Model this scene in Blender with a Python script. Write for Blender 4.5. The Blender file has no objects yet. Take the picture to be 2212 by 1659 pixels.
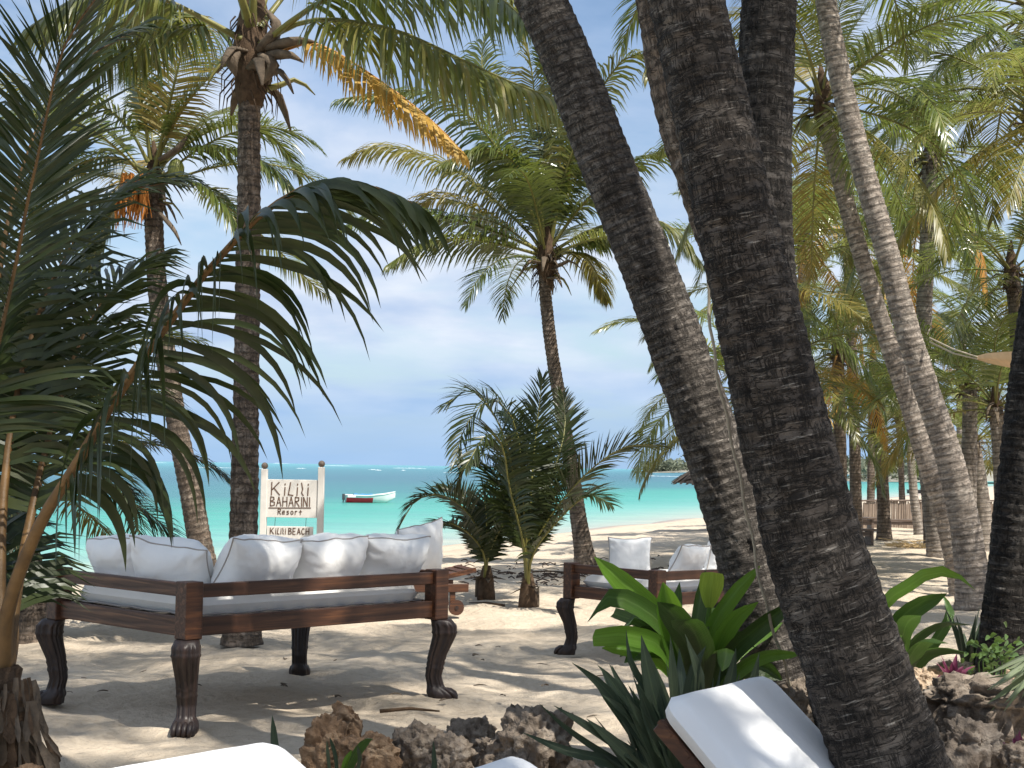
import bpy, math, random
import numpy as np
from mathutils import Vector, Matrix
random.seed(7)
R = math.radians
S = bpy.context.scene
COL = S.collection
# ------------------------------------------------------------------ camera, sky, sun, exposure
EYE = 1.65
FPX = 3324.0                      # focal length in pixels of a 2212 px wide picture
cam = bpy.data.cameras.new('camera'); cam_ob = bpy.data.objects.new('camera', cam); COL.objects.link(cam_ob)
cam.sensor_width = 36; cam.lens = 36*FPX/2212; cam.clip_start = .05; cam.clip_end = 60000
CR = Matrix.Rotation(R(90+3.09), 4, 'X') @ Matrix.Rotation(R(.95), 4, 'Z')
cam_ob.matrix_world = Matrix.Translation((0, 0, EYE)) @ CR
S.camera = cam_ob
SUN_EL, SUN_H = 57, Vector((.75, -.66))           # the sun stands high, behind the viewer and to the right
sun_vec = Vector((SUN_H.x*math.cos(R(SUN_EL)), SUN_H.y*math.cos(R(SUN_EL)), math.sin(R(SUN_EL)))).normalized()
sl = bpy.data.lights.new('sun', 'SUN'); sl.energy = 5.0; sl.angle = R(.53); sl.color = (1, .95, .86)
so = bpy.data.objects.new('sun', sl); COL.objects.link(so)
so.rotation_euler = sun_vec.to_track_quat('Z', 'Y').to_euler(); so.location = (6, -4, 30)
W = bpy.data.worlds.new('World'); S.world = W; W.use_nodes = True
def build_sky():
    nt = W.node_tree; nt.nodes.clear()
    n = nt.nodes.new; l = nt.links.new
    out = n('ShaderNodeOutputWorld'); bg = n('ShaderNodeBackground'); bg.inputs[1].default_value = .097
    sky = n('ShaderNodeTexSky'); sky.sky_type = 'NISHITA'; sky.sun_disc = False
    sky.sun_elevation = R(SUN_EL); sky.sun_rotation = math.atan2(SUN_H.x, SUN_H.y)
    sky.air_density = 1.0; sky.dust_density = .6; sky.ozone_density = 2.2
    tc = n('ShaderNodeTexCoord'); sep = n('ShaderNodeSeparateXYZ'); l(tc.outputs['Generated'], sep.inputs[0])
    zc = n('ShaderNodeMath'); zc.operation = 'ADD'; zc.inputs[1].default_value = .16; l(sep.outputs[2], zc.inputs[0])
    zm = n('ShaderNodeMath'); zm.operation = 'MAXIMUM'; zm.inputs[1].default_value = .02; l(zc.outputs[0], zm.inputs[0])
    dv = n('ShaderNodeVectorMath'); dv.operation = 'DIVIDE'; l(tc.outputs['Generated'], dv.inputs[0])
    cb = n('ShaderNodeCombineXYZ'); cb.inputs[2].default_value = 1
    l(zm.outputs[0], cb.inputs[0]); l(zm.outputs[0], cb.inputs[1]); l(cb.outputs[0], dv.inputs[1])
    nz = n('ShaderNodeTexNoise'); nz.inputs['Scale'].default_value = 1.25; nz.inputs['Detail'].default_value = 7; nz.inputs['Roughness'].default_value = .56
    nz.inputs['Distortion'].default_value = .5
    mp = n('ShaderNodeMapping'); mp.inputs['Location'].default_value = (3.1, .35, .0); mp.inputs['Scale'].default_value = (1.1, .9, .6)
    l(dv.outputs[0], mp.inputs[0]); l(mp.outputs[0], nz.inputs[0])
    rp = n('ShaderNodeValToRGB'); rp.color_ramp.elements[0].position = .35; rp.color_ramp.elements[1].position = .56
    l(nz.outputs['Fac'], rp.inputs[0])
    # cloud body: white where thick, blue-grey underneath (second noise)
    n2 = n('ShaderNodeTexNoise'); n2.inputs['Scale'].default_value = 2.3; n2.inputs['Detail'].default_value = 6
    l(mp.outputs[0], n2.inputs[0])
    cc = n('ShaderNodeValToRGB'); e = cc.color_ramp.elements
    e[0].position = .33; e[0].color = (2.75*1.15, 3.6*1.15, 5.1*1.15, 1); e[1].position = .66; e[1].color = (5.2*1.12, 5.6*1.12, 6.2*1.12, 1)
    l(n2.outputs['Fac'], cc.inputs[0])
    mx = n('ShaderNodeMixRGB'); l(rp.outputs[0], mx.inputs[0]); l(sky.outputs[0], mx.inputs[1]); l(cc.outputs[0], mx.inputs[2])
    # distant bank of even blue-grey rain haze over the sea horizon
    hz = n('ShaderNodeMapRange'); hz.inputs[1].default_value = .0; hz.inputs[2].default_value = .11; hz.inputs[3].default_value = .92; hz.inputs[4].default_value = .0
    hz.interpolation_type = 'SMOOTHSTEP'; l(sep.outputs[2], hz.inputs[0])
    m2 = n('ShaderNodeMixRGB'); m2.inputs[2].default_value = (2.55, 3.95, 5.9, 1); l(hz.outputs[0], m2.inputs[0]); l(mx.outputs[0], m2.inputs[1])
    l(m2.outputs[0], bg.inputs[0]); l(bg.outputs[0], out.inputs[0])
build_sky()
S.view_settings.view_transform = 'Standard'; S.view_settings.look = 'None'; S.view_settings.exposure = 0.62; S.view_settings.gamma = 1
S.view_settings.use_curve_mapping = False
S.render.engine = 'CYCLES'; S.cycles.max_bounces = 7; S.cycles.transparent_max_bounces = 8; S.cycles.use_denoising = True
S.cycles.sample_clamp_indirect = 6
# ------------------------------------------------------------------ geometry helpers
SH_A = Vector((-8.9, 29.7)); SH_N = Vector((.936, -.353)); SEA = -.8
def shore_q(x, y): return (x-SH_A.x)*SH_N.x + (y-SH_A.y)*SH_N.y       # metres inland of the water line
def ground(x, y):
    q = shore_q(x, y)
    t = min(max(q/12.0, 0), 1)
    if q < 0: return max(SEA + q*.06, -6)
    return SEA + .8*(t*(1.9-.9*t))
R3 = CR.to_3x3()
def ray(u, v): return R3 @ Vector(((u-1106)/FPX, -(v-829.5)/FPX, -1))
def P(u, v, d):
    r = ray(u, v); k = d/r.y
    return Vector((r.x*k, d, EYE+r.z*k))
def G(u, v):
    lo, hi = 2.0, 400.0
    for _ in range(50):
        m = (lo+hi)/2; p = P(u, v, m)
        if p.z > ground(p.x, p.y): lo = m
        else: hi = m
    p = P(u, v, lo); p.z = ground(p.x, p.y); return p
def px(d): return d/FPX
def _hash(ix, iy, iz, s):
    h = (ix*374761393 + iy*668265263 + iz*2147483647 + s*1274126177) & 0xFFFFFFFF
    h = ((h ^ (h >> 13))*1274126177) & 0xFFFFFFFF
    return ((h ^ (h >> 16)) & 0xFFFF)/32767.5 - 1
def vnoise(p, s=0):
    p = np.asarray(p, float); i = np.floor(p).astype(np.int64); f = p-i; f = f*f*(3-2*f)
    r = 0
    for a in (0, 1):
        for b in (0, 1):
            for c in (0, 1):
                w = (f[:, 0] if a else 1-f[:, 0])*(f[:, 1] if b else 1-f[:, 1])*(f[:, 2] if c else 1-f[:, 2])
                r = r + w*_hash(i[:, 0]+a, i[:, 1]+b, i[:, 2]+c, s)
    return r
def fbm(p, o=4, s=0, g=.5):
    r = 0; a = 1.0; p = np.asarray(p, float)
    for k in range(o): r = r + a*vnoise(p*2**k, s+k*17); a *= g
    return r
def new_mesh(name, verts, faces, smooth=True, uv=None, mats=None):
    me = bpy.data.meshes.new(name); me.from_pydata([tuple(v) for v in verts], [], [tuple(int(q) for q in f) for f in faces])
    if smooth: me.polygons.foreach_set('use_smooth', [True]*len(me.polygons))
    if uv is not None:
        lay = me.uv_layers.new(name='UVMap'); li = np.zeros(len(me.loops), np.int32); me.loops.foreach_get('vertex_index', li)
        lay.data.foreach_set('uv', np.asarray(uv, np.float32)[li].ravel())
    if mats is not None: me.polygons.foreach_set('material_index', mats)
    me.update(); return me
def obj(name, me, mat=None, parent=None, **props):
    o = bpy.data.objects.new(name, me); COL.objects.link(o)
    if mat is not None and me is not None and len(me.materials) == 0:
        for m in (mat if isinstance(mat, (list, tuple)) else [mat]): me.materials.append(m)
    if parent is not None: o.parent = parent
    for k, v in props.items(): o[k] = v
    return o
def thing(name, label, cat, loc=(0, 0, 0), rz=0, group=None):
    o = bpy.data.objects.new(name, None); COL.objects.link(o); o.location = loc; o.rotation_euler = (0, 0, rz)
    o.empty_display_size = .1; o['label'] = label; o['category'] = cat
    if group: o['group'] = group
    return o
def tag(o, label, cat, group=None):
    o['label'] = label; o['category'] = cat
    if group: o['group'] = group
    return o
class MB:
    def __init__(s): s.v = []; s.f = []; s.m = []
    def add(s, v, f, mi=0):
        b = len(s.v); s.v += [tuple(q) for q in v]; s.f += [tuple(b+i for i in q) for q in f]; s.m += [mi]*len(f)
    def box(s, c, sx, sy, sz, rot=None, bev=0, mi=0):
        # box chamfered on all edges (24 verts) or plain
        c = Vector(c); hx, hy, hz = sx/2, sy/2, sz/2; rot = rot or Matrix.Identity(3)
        if bev <= 0:
            vs = [c+rot@Vector((a*hx, b*hy, d*hz)) for a in (-1, 1) for b in (-1, 1) for d in (-1, 1)]
            s.add(vs, [(0, 1, 3, 2), (4, 6, 7, 5), (0, 4, 5, 1), (2, 3, 7, 6), (0, 2, 6, 4), (1, 5, 7, 3)], mi); return
        import bmesh
        bm = bmesh.new(); bmesh.ops.create_cube(bm, size=1)
        for q in bm.verts: q.co = Vector((q.co.x*sx, q.co.y*sy, q.co.z*sz))
        bmesh.ops.bevel(bm, geom=bm.edges[:], offset=bev, segments=1, affect='EDGES')
        bm.verts.index_update()
        s.add([c+rot@q.co for q in bm.verts], [[q.index for q in f.verts] for f in bm.faces], mi); bm.free()
    def tube(s, pts, rad, n=6, cap=True, mi=0, flat=1.0):
        pts = [Vector(p) for p in pts]; m = len(pts)
        if not isinstance(rad, (list, tuple)): rad = [rad]*m
        ref = Vector((0, 0, 1)); vs = []; prev = None
        for i in range(m):
            t = (pts[min(i+1, m-1)]-pts[max(i-1, 0)])
            t = t.normalized() if t.length > 1e-9 else Vector((0, 0, 1))
            if prev is None:
                a = t.cross(ref)
                if a.length < .05: a = t.cross(Vector((0, 1, 0)))
            else: a = prev - t*prev.dot(t)
            a.normalize(); b = t.cross(a); prev = a
            for k in range(n):
                an = 2*math.pi*k/n
                vs.append(pts[i]+a*(math.cos(an)*rad[i])+b*(math.sin(an)*rad[i]*flat))
        fs = [(i*n+k, i*n+(k+1) % n, (i+1)*n+(k+1) % n, (i+1)*n+k) for i in range(m-1) for k in range(n)]
        if cap: fs += [tuple(range(n-1, -1, -1)), tuple((m-1)*n+k for k in range(n))]
        s.add(vs, fs, mi)
    def build(s, name, mat, parent=None, smooth=False, **p):
        me = new_mesh(name, s.v, s.f, smooth, mats=s.m); return obj(name, me, mat, parent, **p)
def crspline(pts, n):
    P0 = [Vector(p) for p in pts]
    if len(P0) == 2: return [P0[0].lerp(P0[1], i/(n-1)) for i in range(n)]
    A = [P0[0]*2-P0[1]] + P0 + [P0[-1]*2-P0[-2]]; dense = []
    for i in range(1, len(A)-2):
        for k in range(16):
            t = k/16; a, b, c, d = A[i-1], A[i], A[i+1], A[i+2]
            dense.append(.5*((2*b)+(c-a)*t+(2*a-5*b+4*c-d)*t*t+(3*b-a-3*c+d)*t**3))
    dense.append(P0[-1].copy())
    L = [0]
    for i in range(1, len(dense)): L.append(L[-1]+(dense[i]-dense[i-1]).length)
    out = []; j = 0
    for i in range(n):
        s = L[-1]*i/(n-1)
        while j < len(L)-2 and L[j+1] < s: j += 1
        k = (s-L[j])/max(L[j+1]-L[j], 1e-9); out.append(dense[j].lerp(dense[j+1], min(max(k, 0), 1)))
    return out
def interp(xs, ys, x): return float(np.interp(x, xs, ys))
# ------------------------------------------------------------------ materials
def mat(name, fn):
    m = bpy.data.materials.new(name); m.use_nodes = True; nt = m.node_tree
    b = nt.nodes['Principled BSDF']; fn(nt, b); return m
def N(nt, typ, **kw):
    x = nt.nodes.new(typ)
    for k, v in kw.items():
        if k.startswith('i_'):
            key = k[2:]; key = int(key) if key.isdigit() else key.replace('_', ' ')
            if isinstance(v, bpy.types.NodeSocket): nt.links.new(v, x.inputs[key])
            else: x.inputs[key].default_value = v
        else: setattr(x, k, v)
    return x
def ramp(nt, src, stops, interp='LINEAR'):
    r = nt.nodes.new('ShaderNodeValToRGB'); r.color_ramp.interpolation = interp; e = r.color_ramp.elements
    while len(e) < len(stops): e.new(.5)
    for q, (p, c) in zip(e, stops): q.position = p; q.color = (*c, 1) if len(c) == 3 else c
    if src is not None: nt.links.new(src, r.inputs[0])
    return r.outputs[0]
def mapv(nt, coord='Object', scale=(1, 1, 1), loc=(0, 0, 0)):
    t = nt.nodes.new('ShaderNodeTexCoord'); m = nt.nodes.new('ShaderNodeMapping')
    m.inputs['Scale'].default_value = scale; m.inputs['Location'].default_value = loc
    nt.links.new(t.outputs[coord], m.inputs[0]); return m.outputs[0]
def noise(nt, vec, scale, detail=4, rough=.55, out='Fac', dist=0):
    x = N(nt, 'ShaderNodeTexNoise', i_Scale=scale, i_Detail=detail, i_Roughness=rough, i_Distortion=dist)
    if vec is not None: nt.links.new(vec, x.inputs['Vector'])
    return x.outputs[out]
def mixc(nt, f, a, b, typ='MIX'):
    x = nt.nodes.new('ShaderNodeMixRGB'); x.blend_type = typ
    for i, v in enumerate((f, a, b)):
        if isinstance(v, bpy.types.NodeSocket): nt.links.new(v, x.inputs[i])
        else: x.inputs[i].default_value = v if i == 0 else (*v, 1)
    return x.outputs[0]
def mth(nt, op, a, b=0):
    x = nt.nodes.new('ShaderNodeMath'); x.operation = op
    for i, v in enumerate((a, b)):
        if isinstance(v, bpy.types.NodeSocket): nt.links.new(v, x.inputs[i])
        else: x.inputs[i].default_value = v
    return x.outputs[0]
def bump(nt, b, h, strength=.5, dist=.01):
    x = N(nt, 'ShaderNodeBump', i_Strength=strength, i_Distance=dist); nt.links.new(h, x.inputs['Height']); nt.links.new(x.outputs[0], b.inputs['Normal'])
def simple(name, c, rough=.6, var=.15, scale=8, spec=.4, coord='Object', bs=.2, bd=.004):
    def f(nt, b):
        v = mapv(nt, coord); q = noise(nt, v, scale, 5)
        nt.links.new(ramp(nt, q, [(.25, tuple(x*(1-var) for x in c)), (.75, tuple(min(1, x*(1+var)) for x in c))]), b.inputs['Base Color'])
        b.inputs['Roughness'].default_value = rough; b.inputs['Specular IOR Level'].default_value = spec
        bump(nt, b, noise(nt, v, scale*6, 4), bs, bd)
    return mat(name, f)
def leafmat(name, stops, rough=.38, trans=.35, tcol=(.25, .38, .04), spec=.5, veins=0):
    def f(nt, b):
        g = nt.nodes.new('ShaderNodeNewGeometry'); oi = nt.nodes.new('ShaderNodeObjectInfo')
        f1 = mth(nt, 'ADD', mth(nt, 'MULTIPLY', g.outputs['Random Per Island'], .45), mth(nt, 'MULTIPLY', oi.outputs['Random'], .55))
        c = ramp(nt, f1, stops)
        q = noise(nt, mapv(nt, 'Object', (1, 1, 1)), 9, 3)
        c = mixc(nt, mth(nt, 'MULTIPLY', q, .35), c, (.12, .11, .035))
        nt.links.new(c, b.inputs['Base Color']); b.inputs['Roughness'].default_value = rough; b.inputs['Specular IOR Level'].default_value = spec
        tr = nt.nodes.new('ShaderNodeBsdfTranslucent')
        nt.links.new(mixc(nt, .5, c, tcol, 'ADD'), tr.inputs[0])
        mx = nt.nodes.new('ShaderNodeMixShader'); mx.inputs[0].default_value = trans
        out = nt.nodes['Material Output']; nt.links.new(b.outputs[0], mx.inputs[1]); nt.links.new(tr.outputs[0], mx.inputs[2]); nt.links.new(mx.outputs[0], out.inputs[0])
        if veins:
            wv = N(nt, 'ShaderNodeTexWave', i_Scale=veins*.16, i_Distortion=.4); wv.bands_direction = 'X'
            u = nt.nodes.new('ShaderNodeUVMap'); nt.links.new(u.outputs[0], wv.inputs[0]); bump(nt, b, wv.outputs['Fac'], .5, .004)
            sx = nt.nodes.new('ShaderNodeSeparateXYZ'); nt.links.new(u.outputs[0], sx.inputs[0])
            st = N(nt, 'ShaderNodeMapping'); st.inputs['Scale'].default_value = (7, 1.2, 1); nt.links.new(u.outputs[0], st.inputs[0])
            c = mixc(nt, mth(nt, 'MULTIPLY', ramp(nt, noise(nt, st.outputs[0], 1.5, 4), [(.4, (0, 0, 0)), (.62, (1, 1, 1))]), .55), c, mixc(nt, 1, c, (.45, .55, .5), 'MULTIPLY'))
            rib = ramp(nt, mth(nt, 'ABSOLUTE', sx.outputs[0]), [(.03, (1, 1, 1)), (.10, (0, 0, 0))])
            c = mixc(nt, mth(nt, 'MULTIPLY', rib, .6), c, mixc(nt, 1, c, (.06, .08, .03), 'ADD'))
            nt.links.new(c, b.inputs['Base Color']); nt.links.new(mixc(nt, .5, c, tcol, 'ADD'), tr.inputs[0])
    return mat(name, f)
M = {}
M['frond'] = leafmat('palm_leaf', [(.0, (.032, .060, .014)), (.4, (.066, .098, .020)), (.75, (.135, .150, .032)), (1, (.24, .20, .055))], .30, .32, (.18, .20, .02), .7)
M['frond_sun'] = leafmat('sunny_palm_leaf', [(.0, (.06, .10, .020)), (.4, (.155, .195, .040)), (.75, (.31, .31, .085)), (1, (.48, .42, .19))], .25, .36, (.15, .22, .035), .9)  # paler leaf copy, the grove's sunlight put into the colour
M['frond_dark'] = leafmat('young_palm_leaf', [(.0, (.007, .018, .007)), (.6, (.013, .030, .009)), (1, (.032, .046, .013))], .36, .18, (.04, .07, .008), .32)  # deep green, plus the shade on the near fronds put into the colour
M['frond_gold'] = leafmat('yellowing_palm_leaf', [(.0, (.10, .12, .025)), (.5, (.20, .17, .035)), (1, (.34, .22, .06))], .42, .35, (.25, .2, .02), .5)
M['frond_dead'] = leafmat('dead_palm_leaf', [(.0, (.38, .16, .035)), (.5, (.56, .34, .07)), (1, (.62, .46, .18))], .6, .3, (.3, .14, .02), .2)
M['rachis'] = simple('palm_rib', (.16, .15, .04), .45, .35, 6)
M['rachis_brown'] = simple('brown_palm_rib', (.12, .065, .020), .55, .5, 9, bs=.5)
M['rachis_dead'] = simple('dead_palm_rib', (.40, .20, .06), .6, .3, 6)
M['fibre'] = simple('palm_fibre', (.085, .055, .034), .9, .5, 18, .2, bs=.8, bd=.01)
M['husk'] = simple('grey_husk', (.12, .092, .066), .85, .5, 10, .2, bs=.8, bd=.01)
M['orange_husk'] = simple('orange_flower_stalk', (.42, .16, .035), .7, .4, 20, .2)
M['coconut'] = simple('green_coconut', (.14, .15, .035), .45, .3, 10)
def bark(name, c0, c1, c2, lichen=.12, plates=(16, 9), ringw=.08, crack=.75):
    def f(nt, b):
        u = nt.nodes.new('ShaderNodeUVMap'); uv = u.outputs[0]
        def mp(s):
            m = nt.nodes.new('ShaderNodeMapping'); m.inputs['Scale'].default_value = s; nt.links.new(uv, m.inputs[0]); return m.outputs[0]
        base = noise(nt, mp((7, 4, 1)), 1, 7, .65)
        col = ramp(nt, base, [(.28, c0), (.5, c1), (.74, c2)])
        def ridge(s, w, o):                                # thin broken cracks along the crest lines of a stretched noise
            n_ = noise(nt, mp(s), 1, 5, .62, dist=.9); a_ = mth(nt, 'ABSOLUTE', mth(nt, 'SUBTRACT', n_, .5))
            return ramp(nt, a_, [(0, (0, 0, 0)), (w, (1, 1, 1))])
        hz = ridge((plates[0]*.38, plates[1]*2.1, 1), .026, 0); vt = ridge((plates[0]*3.0, plates[1]*.55, 1), .06, 1)
        brk = ramp(nt, noise(nt, mp((plates[0]*.7, plates[1]*1.0, 1)), 1, 3), [(.42, (1, 1, 1)), (.58, (0, 0, 0))])
        vt = mixc(nt, brk, vt, (1, 1, 1)); ck = mixc(nt, 1.0, hz, vt, 'MULTIPLY')
        hole = ramp(nt, noise(nt, mp((plates[0]*.42, plates[1]*1.05, 1)), 1, 2), [(.30, (0, 0, 0)), (.34, (1, 1, 1))]); ck = mixc(nt, 1.0, ck, hole, 'MULTIPLY')
        wv = N(nt, 'ShaderNodeTexWave', i_Scale=1.0, i_Distortion=2.2, i_Detail=3); wv.bands_direction = 'Y'; wv.inputs['Detail Scale'].default_value = 1.3
        nt.links.new(mp((1.1, .314/ringw, 1)), wv.inputs[0])
        rg = ramp(nt, wv.outputs['Fac'], [(.0, (.35, .35, .35)), (.3, (1, 1, 1)), (1, (1, 1, 1))])
        col = mixc(nt, crack, col, mixc(nt, 1.0, col, ck, 'MULTIPLY'))
        col = mixc(nt, .7, col, mixc(nt, 1.0, col, rg, 'MULTIPLY'))
        lk = ramp(nt, noise(nt, mp((10, 85, 1)), 1, 4, .6), [(.60, (0, 0, 0)), (.68, (1, 1, 1))])
        lf = mth(nt, 'MULTIPLY', lk, lichen*4)
        col = mixc(nt, lf, col, (.50, .46, .40))
        nt.links.new(col, b.inputs['Base Color']); b.inputs['Roughness'].default_value = .85; b.inputs['Specular IOR Level'].default_value = .25
        h = mth(nt, 'ADD', mth(nt, 'MULTIPLY', ck, .6), mth(nt, 'ADD', mth(nt, 'MULTIPLY', wv.outputs['Fac'], .5), mth(nt, 'MULTIPLY', noise(nt, mp((40, 40, 1)), 1, 5, .6), .6)))
        bump(nt, b, h, 1.0, .016)
    return mat(name, f)
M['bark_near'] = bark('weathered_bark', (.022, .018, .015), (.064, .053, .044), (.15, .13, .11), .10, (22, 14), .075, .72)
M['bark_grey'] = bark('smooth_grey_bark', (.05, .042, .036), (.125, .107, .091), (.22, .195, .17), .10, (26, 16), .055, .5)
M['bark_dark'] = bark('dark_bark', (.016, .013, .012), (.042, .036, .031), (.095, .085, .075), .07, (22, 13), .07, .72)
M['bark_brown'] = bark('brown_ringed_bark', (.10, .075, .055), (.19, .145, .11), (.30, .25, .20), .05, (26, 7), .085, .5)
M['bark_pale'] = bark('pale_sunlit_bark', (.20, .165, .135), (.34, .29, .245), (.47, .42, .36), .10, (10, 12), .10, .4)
def sandf(nt, b):
    v = mapv(nt, 'Object'); big = noise(nt, v, .55, 5, .6); fine = noise(nt, v, 14, 6, .65); grit = noise(nt, v, 120, 3, .6)
    c = ramp(nt, big, [(.3, (.50, .412, .31)), (.7, (.62, .528, .415))])
    c = mixc(nt, mth(nt, 'MULTIPLY', ramp(nt, fine, [(.35, (1, 1, 1)), (.55, (0, 0, 0))]), .4), c, (.40, .32, .235))
    c = mixc(nt, mth(nt, 'MULTIPLY', ramp(nt, grit, [(.62, (0, 0, 0)), (.72, (1, 1, 1))]), .5), c, (.22, .16, .11))
    # wet band beside the water
    g = nt.nodes.new('ShaderNodeNewGeometry'); sp = nt.nodes.new('ShaderNodeSeparateXYZ'); nt.links.new(g.outputs['Position'], sp.inputs[0])
    z = mth(nt, 'ADD', sp.outputs[2], mth(nt, 'MULTIPLY', noise(nt, v, .35, 4), .22))
    wet = N(nt, 'ShaderNodeMapRange', i_1=-.66, i_2=-.48, i_3=1.0, i_4=0.0); nt.links.new(z, wet.inputs[0])
    c = mixc(nt, mth(nt, 'MULTIPLY', wet.outputs[0], .75), c, (.26, .22, .20))
    nt.links.new(c, b.inputs['Base Color'])
    rr = N(nt, 'ShaderNodeMapRange', i_1=0.0, i_2=1.0, i_3=.95, i_4=.45); nt.links.new(wet.outputs[0], rr.inputs[0]); nt.links.new(rr.outputs[0], b.inputs['Roughness'])
    b.inputs['Specular IOR Level'].default_value = .2
    h = mth(nt, 'ADD', mth(nt, 'MULTIPLY', fine, .9), mth(nt, 'ADD', mth(nt, 'MULTIPLY', noise(nt, v, 5, 4), 1.4), mth(nt, 'MULTIPLY', grit, .2)))
    bump(nt, b, h, .9, .05)
M['sand'] = mat('beach_sand', sandf)
def seaf(nt, b):
    g = nt.nodes.new('ShaderNodeNewGeometry'); dt = N(nt, 'ShaderNodeVectorMath', operation='DOT_PRODUCT')
    nt.links.new(g.outputs['Position'], dt.inputs[0]); dt.inputs[1].default_value = (-SH_N.x, -SH_N.y, 0)
    q = mth(nt, 'ADD', dt.outputs['Value'], SH_A.x*SH_N.x+SH_A.y*SH_N.y)         # metres out from the shore = how deep
    v = mapv(nt, 'Object', (.012, .03, 1)); wob = noise(nt, v, 1, 5, .6)
    q2 = mth(nt, 'MULTIPLY', q, mth(nt, 'ADD', mth(nt, 'MULTIPLY', wob, .7), .65))
    lg = mth(nt, 'DIVIDE', mth(nt, 'LOGARITHM', mth(nt, 'MAXIMUM', q2, 1.0), 10.0), 4.0)
    c = ramp(nt, lg, [(0, (.38, .42, .34)), (.12, (.29, .42, .34)), (.22, (.15, .39, .32)), (.30, (.06, .33, .26)), (.345, (.040, .29, .225)), (.40, (.030, .180, .185)), (.50, (.030, .130, .170)), (.60, (.036, .170, .205)), (.72, (.06, .26, .30)), (.9, (.085, .31, .34))])
    st = noise(nt, mapv(nt, 'Object', (.05, .35, 1)), 1, 6, .65)
    c = mixc(nt, mth(nt, 'MULTIPLY', ramp(nt, st, [(.42, (0, 0, 0)), (.68, (1, 1, 1))]), .38), c, mixc(nt, 1, c, (.45, .62, .72), 'MULTIPLY'))
    nt.links.new(c, b.inputs['Base Color']); b.inputs['Roughness'].default_value = .28; b.inputs['Specular IOR Level'].default_value = .22
    h = mth(nt, 'ADD', noise(nt, mapv(nt, 'Object', (.5, 1.3, 1)), 1, 6, .62), mth(nt, 'MULTIPLY', noise(nt, mapv(nt, 'Object', (.06, .18, 1)), 1, 4, .6), 2.5))
    bump(nt, b, h, 1.0, .32)
M['sea'] = mat('lagoon_water', seaf)
def woodf(c0, c1, c2, sc=(1.5, 30, 30)):
    def f(nt, b):
        v = mapv(nt, 'UV', (1, 1, 1)) ; t = nt.nodes.new('ShaderNodeMapping'); t.inputs['Scale'].default_value = sc
        nt.links.new(mapv(nt, 'Object'), t.inputs[0])
        g = noise(nt, t.outputs[0], 1, 7, .65, dist=.6); w = noise(nt, mapv(nt, 'Object'), 3, 3)
        c = ramp(nt, g, [(.3, c0), (.52, c1), (.72, c2)])
        c = mixc(nt, mth(nt, 'MULTIPLY', w, .55), c, c0)
        nt.links.new(c, b.inputs['Base Color']); b.inputs['Specular IOR Level'].default_value = .45
        nt.links.new(ramp(nt, g, [(.3, (.62,)*3), (.7, (.36,)*3)]), b.inputs['Roughness'])
        bump(nt, b, g, .5, .004)
    return f
M['wood'] = mat('reddish_hardwood', woodf((.024, .011, .007), (.09, .034, .015), (.22, .088, .034)))
M['wood_dark'] = mat('dark_carved_wood', woodf((.010, .006, .006), (.026, .015, .012), (.06, .034, .025), (14, 14, 2)))
M['wood_grey'] = mat('weathered_stick_wood', woodf((.14, .10, .075), (.28, .22, .17), (.42, .35, .28), (20, 20, 2)))
M['wood_plank'] = mat('grey_brown_plank', woodf((.06, .04, .03), (.14, .10, .075), (.24, .19, .15), (3, 20, 20)))
def fabricf(c, sc=260, wr=6):
    def f(nt, b):
        v = mapv(nt, 'Object'); q = noise(nt, v, 3, 4)
        nt.links.new(ramp(nt, q, [(.2, tuple(x*.93 for x in c)), (.8, c)]), b.inputs['Base Color'])
        b.inputs['Roughness'].default_value = .9; b.inputs['Specular IOR Level'].default_value = .15
        if 'Sheen Weight' in b.inputs: b.inputs['Sheen Weight'].default_value = .2
        h = mth(nt, 'ADD', mth(nt, 'MULTIPLY', noise(nt, v, sc, 2), .06), mth(nt, 'MULTIPLY', noise(nt, v, wr, 5, .55, dist=1.2), 1.0))
        bump(nt, b, h, .35, .02)
    return f
M['white_cloth'] = mat('white_cotton', fabricf((.86, .845, .82)))
M['lounger_cloth'] = mat('smooth_white_cover', fabricf((.82, .82, .82), 300, 2.5))
M['piping'] = simple('grey_piping', (.38, .34, .31), .9, .1, 20)
M['beige_cloth'] = simple('beige_canvas', (.62, .44, .27), .9, .12, 10)
M['rope'] = simple('pale_rope', (.42, .36, .27), .9, .2, 60)
M['white_paint'] = simple('white_paint', (.66, .63, .58), .6, .08, 8, .3)
M['letter_paint'] = simple('brown_carved_letters', (.14, .085, .06), .8, .2, 12)
M['ball_brown'] = simple('weathered_ball', (.15, .115, .09), .6, .2, 12)
M['boat_white'] = simple('boat_white', (.78, .77, .74), .4, .06, 3)
M['boat_red'] = simple('boat_red', (.70, .025, .04), .4, .1, 3)
M['boat_blue'] = simple('boat_blue', (.05, .22, .62), .6, .15, 3)
M['boat_dark'] = simple('boat_dark', (.05, .05, .055), .5, .2, 3)
M['thatch'] = simple('grey_thatch', (.17, .13, .10), .95, .45, 22, .1, bs=1, bd=.02)
M['straw'] = simple('dry_straw', (.52, .38, .20), .9, .35, 20, .1)
M['weed'] = simple('dry_seaweed', (.075, .055, .045), .9, .4, 20, .1)
M['foam'] = simple('sea_foam', (.85, .87, .88), .9, .05, 2, .1)
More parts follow.
